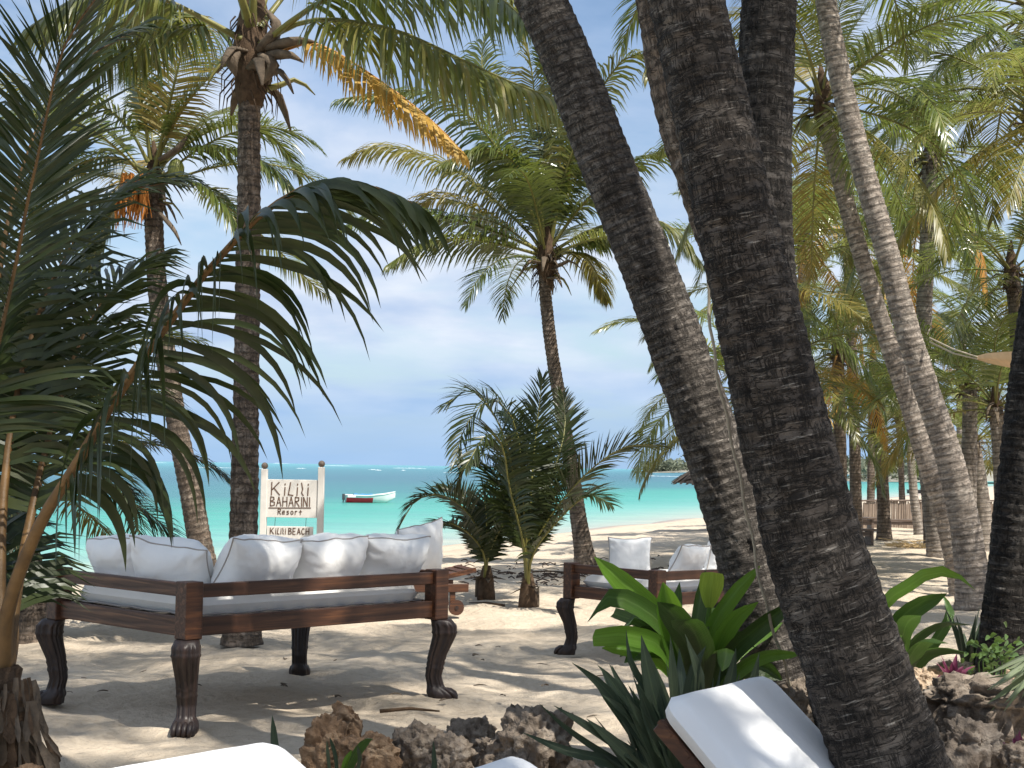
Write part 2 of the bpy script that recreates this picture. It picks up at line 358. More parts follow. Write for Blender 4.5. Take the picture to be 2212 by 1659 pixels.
def rockf(c0, c1, c2):
    def f(nt, b):
        v = mapv(nt, 'Object'); q = noise(nt, v, 6, 8, .7); vo = N(nt, 'ShaderNodeTexVoronoi', i_Scale=16.0); nt.links.new(v, vo.inputs['Vector'])
        c = ramp(nt, q, [(.3, c0), (.5, c1), (.7, c2)])
        c = mixc(nt, mth(nt, 'MULTIPLY', ramp(nt, vo.outputs['Distance'], [(.15, (1, 1, 1)), (.4, (0, 0, 0))]), .65), c, c0)
        nt.links.new(c, b.inputs['Base Color']); b.inputs['Roughness'].default_value = .92; b.inputs['Specular IOR Level'].default_value = .15
        bump(nt, b, mth(nt, 'ADD', mth(nt, 'MULTIPLY', q, 1.2), mth(nt, 'ADD', vo.outputs['Distance'], mth(nt, 'MULTIPLY', noise(nt, v, 60, 4), .4))), .9, .035)
    return f
M['rock_grey'] = mat('grey_coral_rock', rockf((.085, .066, .050), (.235, .19, .15), (.42, .36, .295)))
M['rock_orange'] = mat('orange_coral_rock', rockf((.10, .058, .034), (.28, .18, .11), (.45, .33, .22)))
M['rock_pale'] = mat('pale_coral_rock', rockf((.22, .15, .095), (.48, .36, .25), (.64, .52, .40)))
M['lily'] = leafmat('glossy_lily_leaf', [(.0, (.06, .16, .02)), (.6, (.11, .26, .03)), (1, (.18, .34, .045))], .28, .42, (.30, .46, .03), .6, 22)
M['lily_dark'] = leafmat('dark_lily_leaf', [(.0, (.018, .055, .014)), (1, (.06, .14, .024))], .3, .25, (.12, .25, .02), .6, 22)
M['lily_lime'] = leafmat('lime_lily_leaf', [(.0, (.30, .40, .06)), (1, (.34, .45, .07))], .4, .5, (.5, .6, .05), .4, 22)  # sun shining through one leaf, put into a brighter yellow-green colour
M['yucca'] = leafmat('blue_green_sword_leaf', [(.0, (.026, .052, .038)), (.6, (.070, .110, .078)), (1, (.19, .23, .14))], .42, .15, (.08, .14, .04), .5, 14)
M['purple'] = leafmat('purple_leaf', [(.0, (.10, .018, .055)), (1, (.24, .05, .13))], .45, .3, (.3, .03, .12), .4)
M['stripe'] = leafmat('pale_striped_leaf', [(.0, (.16, .22, .12)), (1, (.40, .46, .30))], .45, .3, (.2, .25, .1), .4, 8)
M['herb'] = leafmat('small_herb_leaf', [(.0, (.03, .075, .02)), (1, (.08, .16, .04))], .45, .3, (.15, .25, .03), .4)
M['hill'] = simple('far_shore', (.26, .25, .21), .95, .35, .05, .1)  # dry scrub colour, lightened in place of distance haze
M['far_tree'] = leafmat('far_tree_leaf', [(.0, (.09, .115, .085)), (1, (.18, .20, .15))], .7, .1, (.05, .07, .02), .2)  # far trees also lightened in place of haze
# ------------------------------------------------------------------ setting: sand and sea
def axis(parts):
    a = []
    for lo, hi, st in parts: a += list(np.arange(lo, hi, st))
    return np.array(a + [parts[-1][1]])
def build_ground():
    xs = axis([(-40, -10, 2.0), (-10, 10, .1), (10, 40, .8), (40, 420, 16)])
    ys = axis([(-30, 2, 2.0), (2, 6, .25), (6, 22, .1), (22, 60, .5), (60, 720, 10)])
    X, Y = np.meshgrid(xs, ys); q = (X-SH_A.x)*SH_N.x+(Y-SH_A.y)*SH_N.y
    t = np.clip(q/12, 0, 1); Z = SEA+.8*(t*(1.9-.9*t)); Z = np.where(q < 0, np.maximum(SEA+q*.06, -6), Z)
    p = np.stack([X.ravel(), Y.ravel(), 0*X.ravel()], 1)
    dn = np.clip(q.ravel()/6, 0, 1)
    h = .034*fbm(p*[1.1, 1.5, 1], 3, 5) + .024*fbm(p*[3.4, 4.6, 1], 3, 9) - .012*np.clip(vnoise(p*[4.2, 5.0, 1], 31)-.35, 0, 1)*4*.6
    V = np.stack([X.ravel(), Y.ravel(), Z.ravel()+h*dn-.012], 1)
    nx = len(xs); f = []
    for j in range(len(ys)-1):
        b = j*nx; i = np.arange(nx-1); f.append(np.stack([b+i, b+i+1, b+nx+i+1, b+nx+i], 1))
    me = new_mesh('sand_ground', V, np.concatenate(f)); obj('sand_ground', me, M['sand'], kind='structure')
build_ground()
def build_sea():
    # broad sheet out to the horizon; its landward rim lies under the sand
    e = Vector((.353, .936)); n = SH_N
    far = 30000
    a = SH_A - e*400 + n*25; b = SH_A + e*far + n*25; c = SH_A + e*far - n*far; d = SH_A - e*400 - n*far
    me = new_mesh('sea', [(p.x, p.y, SEA) for p in (a, b, c, d)], [(0, 1, 2, 3)], False); obj('sea', me, M['sea'], kind='structure')
build_sea()
# ------------------------------------------------------------------ palms
UP = Vector((0, 0, 1))
def frame_at(path, t):
    n = len(path)-1; x = t*n; i = min(int(x), n-1); p = path[i].lerp(path[i+1], x-i)
    T = (path[min(i+2, n)]-path[max(i-1, 0)]).normalized(); return p, T
def leaflet_geo(p, T, sgn, a, L, w, droop, lift, rnd, roll=0, nseg=3, fold=0, up=UP, spread=1.0):
    Sd = T.cross(up)
    if Sd.length < .15: Sd = T.cross(Vector((.3, 1, 0)))
    Sd.normalize(); Nn = Sd.cross(T).normalized()
    if roll: 
        q = Matrix.Rotation(roll, 3, T); Sd = q@Sd; Nn = q@Nn
    d = (T*math.cos(a)+Sd*(sgn*math.sin(a)*math.cos(lift))+Nn*(math.sin(a)*math.sin(lift))).normalized()
    d = (d+Vector((rnd.gauss(0, .06), rnd.gauss(0, .06), rnd.gauss(0, .06)))).normalized()
    vs = []; cur = p.copy(); seg = L/nseg; prof = {3: (.55, 1.0, .72, .0), 4: (.45, .95, 1.0, .62, .0), 5: (.4, .85, 1.0, .85, .5, .0), 9: (.35, .65, .88, 1.0, 1.0, .92, .76, .54, .28, .0)}[nseg]
    tw = rnd.gauss(0, .25)
    for k in range(nseg+1):
        wd = T-d*T.dot(d)
        if wd.length < .1: wd = Nn.copy()
        wd.normalize(); wd = Matrix.Rotation(tw+.25*sgn, 3, d)@wd
        hw = w*.5*prof[k]
        if k == nseg: vs.append(cur.copy())
        elif fold: 
            up2 = d.cross(wd)*(hw*fold); vs += [cur-wd*hw+up2, cur, cur+wd*hw+up2]
        else: vs += [cur-wd*hw, cur+wd*hw]
        g = droop*(.5+k)/nseg*(.68 if nseg == 9 else 1)
        d = (d+Vector((0, 0, -g))).normalized(); cur = cur+d*seg
    fs = []; r = 3 if fold else 2
    for k in range(nseg-1):
        for c in range(r-1): b = k*r+c; fs.append((b, b+1, b+r+1, b+r))
    b = (nseg-1)*r; t = nseg*r
    for c in range(r-1): fs.append((b+c, b+c+1, t))
    return vs, fs
def lf_profile(t): return interp([0, .12, .35, .65, .88, 1], [.55, .85, 1.0, .86, .52, .30], t)
def frond_mesh(path, n, Lm, w, seed, droop=.5, lift=.35, pf=.18, r0=.02, roll=0, gaps=.04, nseg=3, upv=UP, name='frond', a0=72, a1=24):
    rnd = random.Random(seed); mb = MB()
    m = 14; rp = [frame_at(path, i/(m-1))[0] for i in range(m)]
    mb.tube(rp, [r0*(1.5-1.15*(i/(m-1))**.5) if i < m-1 else r0*.15 for i in range(m)], 5, False, 0, .75)
    for i in range(n):
        t = pf+(1-pf)*(i+.5)/n; tt = (t-pf)/(1-pf)
        for s in (-1, 1):
            if rnd.random() < gaps: continue
            p, T = frame_at(path, min(t+rnd.uniform(-.3, .3)/n, .999))
            a = R(a0+(a1-a0)*tt**1.2)+rnd.gauss(0, .05)
            v, f = leaflet_geo(p, T, s, a, Lm*lf_profile(tt)*rnd.uniform(.84, 1.08), w*rnd.uniform(.8, 1.15)*(1-.3*tt), droop*rnd.uniform(.7, 1.35), lift, rnd, roll, nseg, 0, upv)
            mb.add(v, f, 1)
    return new_mesh(name, mb.v, mb.f, True, mats=mb.m)
def arch(p0, bend, seed, n=24, side=0):
    pts = [Vector((0, 0, 0))]; pit = R(p0); yaw = 0
    for i in range(n):
        s = (i+.5)/n; q = max(pit-R(bend)*s**1.5, R(-84)); yaw = side*s*s
        pts.append(pts[-1]+Vector((math.cos(q)*math.cos(yaw), math.cos(q)*math.sin(yaw), math.sin(q)))/n)
    return pts
LIB = {}
def lib(kind, pitch, var, dens=92):
    k = (kind, pitch, var, dens)
    if k not in LIB:
        rnd = random.Random(hash((pitch, var)) & 1023)
        bend = {82: 48, 62: 78, 42: 88, 22: 84, 2: 72, -22: 55, -48: 32}[pitch]*rnd.uniform(.85, 1.2)
        path = arch(pitch, bend, var, side=rnd.uniform(-.4, .4))
        ms = {'green': ('rachis', 'frond'), 'sun': ('rachis', 'frond_sun'), 'dark': ('rachis', 'frond_dark'), 'gold': ('rachis', 'frond_gold'), 'dead': ('rachis_dead', 'frond_dead')}[kind]
        me = frond_mesh(path, dens, .235 if kind != 'dead' else .19, .0095, pitch*10+var, droop=.42 if kind != 'dead' else .9, lift=.25 if pitch > 0 else -.1, gaps=.05 if kind != 'dead' else .25, r0=.0075)
        for q in ms: me.materials.append(M[q])
        LIB[k] = me
    return LIB[k]
PITCHES = [82, 62, 42, 22, 2, -22, -48]
def crown(root, top, n, L, rnd, pit=(82, -48), kinds=('green',)*8+('gold',), dens=92, az0=None, azr=None, dead=1, nuts=0, petscale=1.0):
    """fronds, heart and stubs at 'top' (world); root is the palm's Empty"""
    off = top-root.location
    for i in range(n):
        f = i/(n-1) if n > 1 else 0; pt = pit[0]+(pit[1]-pit[0])*f**.9; pc = min(PITCHES, key=lambda q: abs(q-pt))
        az = (i*2.39996+rnd.uniform(-.3, .3)) if azr is None else rnd.uniform(*azr)
        kd = rnd.choice(kinds)
        if f > .93 and dead: kd = 'dead' if dead > 1 else 'gold'
        o = obj('frond', lib(kd, pc, rnd.randrange(3), dens), None, root)
        s = L*rnd.uniform(.85, 1.12)*(.8 if f < .12 else 1); o.scale = (s, s, s)
        o.location = off+Vector((math.cos(az)*.05, math.sin(az)*.05, -.18*f*L/3)); o.rotation_euler = (rnd.gauss(0, .14), (pc-pt)*math.pi/180+rnd.gauss(0, .06), az)
    heart(root, off, rnd, L/3.2, nuts)
def heart(root, off, rnd, s, nuts=0, stubs=14):
    mb = MB()
    mb.tube([off+Vector((rnd.gauss(0, .01), rnd.gauss(0, .01), z))*s for z in (-.5, -.4, -.3, -.2, -.1, 0, .1, .2, .3, .5)], [r*s*rnd.uniform(.9, 1.12) for r in (.085, .10, .115, .12, .125, .115, .10, .085, .06, .02)], 12)
    mb.build('crown_heart', M['fibre'], root, True)
    for k in range(stubs):
        az = k*2.4+rnd.uniform(-.3, .3); d = Vector((math.cos(az), math.sin(az), 0)); L = rnd.uniform(.22, .5)*s; e = rnd.uniform(-.5, .6)
        st = MB(); b = off+Vector((0, 0, rnd.uniform(-.42, -.05)*s))+d*.1*s
        m = b+d*L*.5+Vector((0, 0, L*.5*e)); t = b+d*L*.9+Vector((0, 0, L*(e-.5)))
        q_ = [b-d*.04*s, b.lerp(m, .5), m, m.lerp(t, .55)+Vector((0, 0, .02*s)), t]; st.tube(q_, [.06*s, .055*s, .042*s, .03*s, .008*s], 7, True, 0, .35)
        st.build('leaf_stub', M['husk'] if k % 4 else M['rachis'], root, True)
    fb = MB()
    for k in range(70):
        az = rnd.uniform(0, 6.28); z = rnd.uniform(-.45, .15)*s; r_ = .12*s; a = off+Vector((math.cos(az)*r_, math.sin(az)*r_, z)); l = rnd.uniform(.08, .26)*s
        fb.tube([a, a+Vector((math.cos(az+.4)*l*.35, math.sin(az+.4)*l*.35, -l*.45)), a+Vector((math.cos(az+.7)*l*.4, math.sin(az+.7)*l*.4, -l))], [.007*s, .006*s, .002*s], 3, False)
    fb.build('fibre_shreds', M['fibre'], root, True)
    for k in range(nuts):
        az = k*1.3; d = Vector((math.cos(az), math.sin(az), 0)); nb = MB(); c = off+d*.24*s+Vector((0, 0, -.42*s-.1*(k % 2)))
        nb.tube([c+Vector((0, 0, z)) for z in (.13, .10, .04, -.04, -.10, -.13)], [.01, .06, .095, .095, .06, .01], 10)
        nb.build('coconut', M['coconut'], root, True)
def trunk(root, pts, rads, matl, seg=28, step=.05, ring=.085, amp=.006, rough=.004, flare=1.35, seed=0, name='trunk', crackamp=0):
    """pts world polyline base->top, rads radii at the pts"""
    n = max(12, int(sum((Vector(pts[i+1])-Vector(pts[i])).length for i in range(len(pts)-1))/step))
    pp = crspline(pts, n); L = [0]
    for i in range(1, n): L.append(L[-1]+(pp[i]-pp[i-1]).length)
    L = np.array(L); tt = np.linspace(0, 1, n); rr = np.interp(tt, np.linspace(0, 1, len(rads)), rads)
    rr = rr*(1+(flare-1)*np.exp(-L/.28))
    ang = np.linspace(0, 2*math.pi, seg+1) + math.pi/2
    C = np.array([tuple(p) for p in pp]); Tn = np.gradient(C, axis=0); Tn /= np.linalg.norm(Tn, axis=1)[:, None]
    A = np.cross(Tn, [0, 1, 0]); A /= np.linalg.norm(A, axis=1)[:, None]; B = np.cross(A, Tn)      # B points to +y (away), the seam lies there
    ca, sa = np.cos(ang), np.sin(ang)
    LL = np.repeat(L[:, None], seg+1, 1); AA = np.repeat(ang[None], n, 0)
    circ = np.stack([np.cos(AA)*.6, np.sin(AA)*.6, LL*1.0], -1).reshape(-1, 3)
    ph = LL/ring + .55*vnoise(circ*[1.6, 1.6, 2.2], seed+3).reshape(n, seg+1) + .25*np.sin(AA+LL*.7)
    saw = (ph % 1.0); prof = np.where(saw < .82, saw/.82, (1-saw)/.18)
    nz = fbm(np.stack([np.cos(AA)*3, np.sin(AA)*3, LL*7], -1).reshape(-1, 3), 4, seed).reshape(n, seg+1)
    lump = vnoise(np.stack([np.cos(AA), np.sin(AA), LL*1.6], -1).reshape(-1, 3), seed+8).reshape(n, seg+1)
    D = amp*prof + rough*nz + .02*lump*rr[:, None]*1.4
    if crackamp:
        v = vnoise(np.stack([np.cos(AA)*8, np.sin(AA)*8, LL*26], -1).reshape(-1, 3), seed+21).reshape(n, seg+1)
        D = D - crackamp*np.clip(1-np.abs(v)*5, 0, 1)
        pit = vnoise(np.stack([np.cos(AA)*2.2, np.sin(AA)*2.2, LL*11], -1).reshape(-1, 3), seed+44).reshape(n, seg+1)
        D = D - crackamp*2.4*np.clip((pit-.55)*5, 0, 1)
    Rr = rr[:, None]+D; Rr[:, -1] = Rr[:, 0]
    V = C[:, None, :]+A[:, None, :]*(ca[None, :, None]*Rr[..., None])+B[:, None, :]*(sa[None, :, None]*Rr[..., None])
    V = V-np.array(tuple(root.location))
    uv = np.stack([AA*rr.mean(), LL], -1).reshape(-1, 2)
    k = seg+1; ii, jj = np.meshgrid(np.arange(n-1), np.arange(seg), indexing='ij'); b = (ii*k+jj).ravel()
    F = np.stack([b, b+1, b+k+1, b+k], 1)
    me = new_mesh(name, V.reshape(-1, 3), F, True, uv); return obj(name, me, matl, root)
def palm(label, pxs, d, w, matl, crown_n=20, L=3.0, seed=1, crown_px=None, group='coconut palms on the beach', dd=0, ground_first=True, name='palm_tree', tr={}, cr={}):
    """pxs: trunk centre line in picture px from base to top at distance d (dd = how much further its top is)"""
    rnd = random.Random(seed); n = len(pxs)
    pts = [P(u, v, d+dd*i/(n-1)) for i, (u, v) in enumerate(pxs)]
    g = ground(pts[0].x, pts[0].y); dirv = (pts[0]-pts[1])
    if pts[0].z > g+.03:
        q = pts[0]+Vector((dirv.x, dirv.y, 0))*((pts[0].z-g)/max(abs(dirv.z), .2)*.35); q.z = g-.06; pts = [q]+pts
    base = pts[0].copy(); base.z = g
    root = thing(name, label, 'palm tree', base, 0, group)
    rads = w if isinstance(w, list) else [w*.5*1.12, w*.5, w*.47, w*.43]
    trunk(root, pts, rads, matl, seed=seed, **tr)
    if crown_n:
        c = dict(nuts=0); c.update(cr); crown(root, pts[-1]+Vector((0, 0, .12)), crown_n, L, rnd, **c)
    return root, pts
def pxfrond(root, pxs, ds, n, Lm, w, seed, mats=('rachis', 'frond'), name='frond', **kw):
    k = len(pxs)
    if not isinstance(ds, (list, tuple)): ds = [ds, ds]
    dl = [interp(np.linspace(0, 1, len(ds)), ds, i/(k-1)) for i in range(k)]
    path = [p-root.location for p in crspline([P(u, v, q) for (u, v), q in zip(pxs, dl)], 28)]
    me = frond_mesh(path, n, Lm, w, seed, **kw)
    for q in mats: me.materials.append(M[q])
    return obj(name, me, None, root)
NEAR = dict(seg=96, step=.012, ring=.06, amp=.006, rough=.004, crackamp=.006, flare=1.25)
MID = dict(seg=40, step=.02, ring=.085, amp=.010, rough=.004)
SHADE = dict(pit=(80, -8), dens=46, dead=0, kinds=('green',))
# leaning near trunks, crowns high above the picture
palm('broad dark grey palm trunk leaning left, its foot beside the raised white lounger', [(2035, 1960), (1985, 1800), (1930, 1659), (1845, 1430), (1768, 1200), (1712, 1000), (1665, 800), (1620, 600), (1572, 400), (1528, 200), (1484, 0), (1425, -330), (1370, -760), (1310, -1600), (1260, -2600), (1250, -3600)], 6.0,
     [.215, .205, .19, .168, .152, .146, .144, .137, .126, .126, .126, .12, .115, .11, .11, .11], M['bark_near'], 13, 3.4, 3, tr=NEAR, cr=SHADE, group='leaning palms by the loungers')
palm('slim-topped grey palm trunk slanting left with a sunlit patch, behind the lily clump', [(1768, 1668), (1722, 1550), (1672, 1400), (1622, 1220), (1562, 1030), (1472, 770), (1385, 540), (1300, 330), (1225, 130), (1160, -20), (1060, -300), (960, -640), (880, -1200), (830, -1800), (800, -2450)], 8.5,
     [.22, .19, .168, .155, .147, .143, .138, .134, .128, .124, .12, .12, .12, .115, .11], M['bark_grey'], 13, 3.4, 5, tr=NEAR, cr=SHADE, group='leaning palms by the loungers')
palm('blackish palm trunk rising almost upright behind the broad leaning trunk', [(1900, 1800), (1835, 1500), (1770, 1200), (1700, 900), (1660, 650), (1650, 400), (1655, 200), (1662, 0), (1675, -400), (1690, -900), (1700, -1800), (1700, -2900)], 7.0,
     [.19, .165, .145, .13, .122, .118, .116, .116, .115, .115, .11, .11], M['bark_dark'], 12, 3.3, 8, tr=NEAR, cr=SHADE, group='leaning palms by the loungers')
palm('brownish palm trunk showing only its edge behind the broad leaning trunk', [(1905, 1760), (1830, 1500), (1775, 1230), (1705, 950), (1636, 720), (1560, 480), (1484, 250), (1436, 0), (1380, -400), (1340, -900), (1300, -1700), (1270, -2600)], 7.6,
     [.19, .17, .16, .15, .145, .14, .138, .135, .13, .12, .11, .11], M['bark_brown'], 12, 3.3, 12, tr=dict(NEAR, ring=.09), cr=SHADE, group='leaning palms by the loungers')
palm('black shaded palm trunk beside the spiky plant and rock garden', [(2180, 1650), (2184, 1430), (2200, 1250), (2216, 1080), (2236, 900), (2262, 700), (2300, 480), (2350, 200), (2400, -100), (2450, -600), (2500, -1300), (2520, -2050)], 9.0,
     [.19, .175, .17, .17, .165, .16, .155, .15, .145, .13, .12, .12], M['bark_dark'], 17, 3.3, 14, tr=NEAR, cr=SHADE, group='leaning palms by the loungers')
# unseen palms added beside the terrace, placed so their crowns shade chosen spots
for i, (x, y, z) in enumerate([(4.6, 5.0, 12.0), (6.0, 8.0, 11.6), (6.6, .6, 12.0), (9.2, 10.2, 11.5), (3.2, 1.6, 12.6)]):
    b = Vector((x, y, ground(x, y))); rt = thing('palm_tree', ['palm shading the sand from beside the black shaded trunk', 'palm shading the second daybed from beyond the rock garden', 'palm shading the raised lounger from the terrace', 'palm shading the open sand before the stick fence', 'tall palm shading the shaggy young palm from the terrace'][i], 'palm tree', b, 0, 'palms around the terrace')
    tp = Vector((x-.5, y+.2, z)); trunk(rt, [b-Vector((0, 0, .1)), b.lerp(tp, .5)+Vector((.15, 0, 0)), tp], [.18, .14, .11], M['bark_near'], seed=40+i)
    crown(rt, tp, (17, 14, 30, 12, 16)[i], (2.9, 3.4, 2.9, 3.4, 2.9)[i], random.Random(60+i), **SHADE)
# L1: ringed trunk behind the daybed
r1, p1 = palm('straight brown ringed palm trunk rising behind the daybed pillows', [(522, 1392), (523, 1250), (527, 1100), (531, 900), (534, 700), (537, 500), (538, 300), (542, 130)], 14.0,
     [.14, .125, .118, .112, .108, .104, .10, .095], M['bark_brown'], 0, tr=dict(MID, seg=64, ring=.10), seed=21, group='palms behind the daybed')
def stub_at(root, a, b, c, d, r, m, name='leaf_stub'):
    mb = MB(); pts = crspline([P(*a, d), P(*b, d-.1), P(*c, d-.05)], 7); mb.tube([p-root.location for p in pts], [r*q for q in (.8, 1, 1.1, 1, .8, .5, .15)], 7, True, 0, .6); mb.build(name, M[m], root, True)
o1 = P(545, 75, 14.0)-r1.location; heart(r1, o1, random.Random(4), 1.35, 0, 9)
for a in [((575, 105), (640, 88), (686, 92)), ((580, 120), (625, 118), (655, 135)), ((565, 120), (590, 140), (570, 180)), ((560, 110), (600, 60), (575, 20)), ((510, 105), (500, 130), (510, 165))]:
    stub_at(r1, *a, 13.8, .07, 'husk', 'spathe')
for i, (pp, ds, n, Lm, m, kw) in enumerate([
    ([(555, 100), (620, 60), (690, 42), (770, 48), (870, 70), (1000, 130), (1110, 180), (1212, 216)], [13.9, 13.0, 12.3], 100, .95, 'frond', dict(droop=1.3, lift=-.2, pf=.22, r0=.030)),
    ([(560, 105), (610, 60), (690, 5), (800, -50), (930, -60), (1060, -20), (1130, 40)], [13.9, 13.0, 12.0], 96, .88, 'frond', dict(droop=1.3, lift=-.2, pf=.25, r0=.032)),
    ([(530, 90), (480, 62), (420, 30), (330, -10), (200, -20), (60, 60)], [13.9, 13.6, 13.0], 60, .85, 'frond', dict(droop=1.0, lift=-.1, pf=.3, r0=.034)),
    ([(530, 95), (470, 55), (400, 30), (320, 32), (250, 80), (200, 160)], [13.9, 14.4, 15], 60, .8, 'frond', dict(droop=1.0, lift=-.1, pf=.3, r0=.03)),
    ([(535, 100), (480, 60), (430, 50), (370, 58), (320, 95), (280, 160)], [13.9, 14.8, 15.6], 60, .75, 'frond', dict(droop=1.0, lift=-.1, pf=.3, r0=.028)),
    ([(545, 60), (548, -40), (540, -200), (500, -420), (420, -600)], [13.9, 13.5, 13], 60, .85, 'frond', dict(droop=.5, pf=.2, r0=.035)),
    ([(552, 60), (600, -80), (700, -260), (860, -380), (1000, -380)], [13.9, 14.5, 15], 60, .85, 'frond', dict(droop=.8, pf=.2, r0=.035)),
    ([(540, 60), (500, -60), (400, -220), (240, -330), (60, -340)], [13.9, 13, 12], 60, .85, 'frond', dict(droop=.8, pf=.2, r0=.035)),
    ([(585, 125), (640, 98), (692, 97), (765, 137), (850, 195), (930, 258), (1000, 328)], [13.9, 13.6, 13.2], 54, .62, 'dead', dict(droop=1.1, lift=-.15, pf=.17, r0=.018, gaps=.1)),
    ([(560, 60), (660, -60), (800, -130), (960, -120), (1080, -40), (1150, 60)], [13.9, 15, 16], 60, .85, 'frond', dict(droop=1.2, lift=-.2, pf=.2, r0=.03))]):
    ms = ('rachis_dead', 'frond_dead') if m == 'dead' else ('rachis', 'frond')
    q = pxfrond(r1, pp, ds, int(n*1.35) if n < 90 else n, Lm, .040, 100+i, ms, **kw)
    if m == 'dead': q['label'] = 'withered yellow and orange hanging frond'
# L2: curved trunk further left
r2, p2 = palm('curved grey palm leaning right with an orange dry flower stalk', [(452, 1290), (440, 1215), (415, 1080), (385, 930), (360, 780), (340, 620), (332, 480), (330, 400)], 18.5,
     [.17, .14, .125, .12, .118, .115, .11, .11], M['bark_brown'], 10, 2.7, 22, tr=MID, cr=dict(pit=(82, 20), az0=0), group='palms behind the daybed')
for i, (pp, ds, kw) in enumerate([
    ([(337, 345), (360, 300), (400, 227), (467, 150), (520, 110)], [18.4, 17.8], dict(droop=.5, roll=.7)),
    ([(345, 350), (400, 322), (470, 318), (540, 335), (600, 372), (645, 430)], [18.4, 18.2, 18], dict(droop=.9, lift=.1)),
    ([(345, 360), (420, 300), (500, 268), (570, 285), (620, 330), (650, 380)], [18.4, 19, 19.4], dict(droop=.6, lift=.4)),
    ([(345, 385), (400, 390), (460, 420), (510, 480), (540, 560)], [18.4, 18], dict(droop=.9)),
    ([(320, 350), (280, 280), (220, 230), (140, 220), (70, 260)], [18.4, 18], dict(droop=.7)),
    ([(320, 370), (250, 340), (180, 350), (110, 400), (60, 480)], [18.4, 18.6], dict(droop=.8)),
    ([(325, 345), (310, 250), (280, 150), (220, 70)], [18.4, 18], dict(droop=.5)),
    ([(320, 390), (270, 420), (220, 500), (190, 600)], [18.4, 18.6], dict(droop=.6)),
    ([(345, 375), (430, 400), (520, 470), (600, 540), (660, 600), (705, 640)], [18.6, 20, 21], dict(droop=.6))]):
    pxfrond(r2, pp, ds, 86, .66, .034, 130+i, ('rachis', 'frond'), pf=.2, r0=.026, **kw)
def tassel(root, pts, d, n, L, r, m, name, seed):
    rnd = random.Random(seed); mb = MB()
    for k in range(n):
        a = P(rnd.uniform(*pts[0]), rnd.uniform(*pts[1]), d+rnd.uniform(-.2, .2))-root.location
        l = L*rnd.uniform(.6, 1.1); q = a+Vector((rnd.gauss(0, .06), rnd.gauss(0, .06), -l)); mb.tube([a, a.lerp(q, .5)+Vector((rnd.gauss(0, .02), 0, 0)), q], [r, r, r*.3], 4, False)
    mb.build(name, M[m], root, True)
tassel(r2, ((262, 318), (372, 400)), 18.2, 90, .55, .012, 'orange_husk', 'flower_stalk', 5)
stub_at(r2, (345, 345), (385, 320), (412, 283), 18.2, .05, 'husk', 'spathe'); stub_at(r2, (345, 460), (375, 495), (392, 530), 18.2, .04, 'husk', 'spathe')
nb = MB(); c = P(380, 368, 18.2)-r2.location; nb.tube([c+Vector((0, 0, z)) for z in (.15, .11, .04, -.04, -.11, -.15)], [.01, .07, .10, .10, .07, .01], 10); nb.build('coconut', M['coconut'], r2, True)
# L3: short palm at the left
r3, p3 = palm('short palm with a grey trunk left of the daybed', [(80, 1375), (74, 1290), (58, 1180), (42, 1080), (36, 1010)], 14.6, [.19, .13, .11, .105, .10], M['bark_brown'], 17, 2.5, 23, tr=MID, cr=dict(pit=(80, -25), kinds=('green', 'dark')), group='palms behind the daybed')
for i, (pp, ds) in enumerate([([(45, 950), (110, 900), (200, 860), (300, 840), (380, 880)], [14.5, 14]), ([(40, 940), (25, 820), (15, 720), (40, 600)], [14.5, 14.3]), ([(50, 955), (120, 960), (210, 1000), (280, 1070)], [14.5, 14.2]), ([(45, 940), (90, 830), (170, 730), (280, 680)], [14.5, 14.6]), ([(40, 930), (60, 780), (110, 640), (200, 540)], [14.5, 15])]):
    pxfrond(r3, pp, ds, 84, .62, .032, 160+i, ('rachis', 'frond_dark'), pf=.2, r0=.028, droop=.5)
# L0: young palm close by at the left edge, every leaflet of its two big fronds on its own
b0 = P(20, 1890, 6.3); b0.z = ground(b0.x, b0.y)
r0_ = thing('palm_tree', 'young palm with two huge dark fronds and shaggy grey husk at its base', 'palm tree', b0, 0, 'palms behind the daybed')
trunk(r0_, [P(25, 1900, 6.3), P(25, 1700, 6.3), P(18, 1540, 6.3), P(8, 1440, 6.3)], [.13, .125, .10, .05], M['fibre'], seed=3, ring=.06, amp=.014, rough=.02, step=.02)
def big_frond(root, pxs, ds, n, Lm, w, seed, pf, mats, r0, a0, a1, droop, lift, fold=.25, label=None, prof=lf_profile, roll=0, jit=1.0, ja=.11):
    rnd = random.Random(seed); k = len(pxs)
    dl = [interp(np.linspace(0, 1, len(ds)), ds, i/(k-1)) for i in range(k)]
    path = [p-root.location for p in crspline([P(u, v, q) for (u, v), q in zip(pxs, dl)], 40)]
    mb = MB(); m = 26; rp = [frame_at(path, i/(m-1))[0] for i in range(m)]
    mb.tube(rp, [r0*(1.5-1.2*(i/(m-1))**.6) if i < m-1 else r0*.2 for i in range(m)], 8, False, 0, .7)
    fr = mb.build('frond', M[mats[0]], root, True)
    if label: fr['label'] = label
    for i in range(n):
        tt = (i+.5)/n; t = pf+(1-pf)*tt
        for s in (-1, 1):
            p, T = frame_at(path, min(t+rnd.uniform(-.25, .25)/n*jit, .999)); a = R(a0+(a1-a0)*tt**1.2)+rnd.gauss(0, ja)
            v, f = leaflet_geo(p, T, s, a, Lm*prof(tt)*rnd.uniform(.72, 1.12), w*rnd.uniform(.7, 1.25)*(1-.3*tt), droop*(1-.62*tt)*rnd.uniform(.6, 1.5), lift, rnd, roll, 9, fold)
            obj('leaflet', new_mesh('leaflet', v, f, True), M[mats[1]], fr)
    return fr
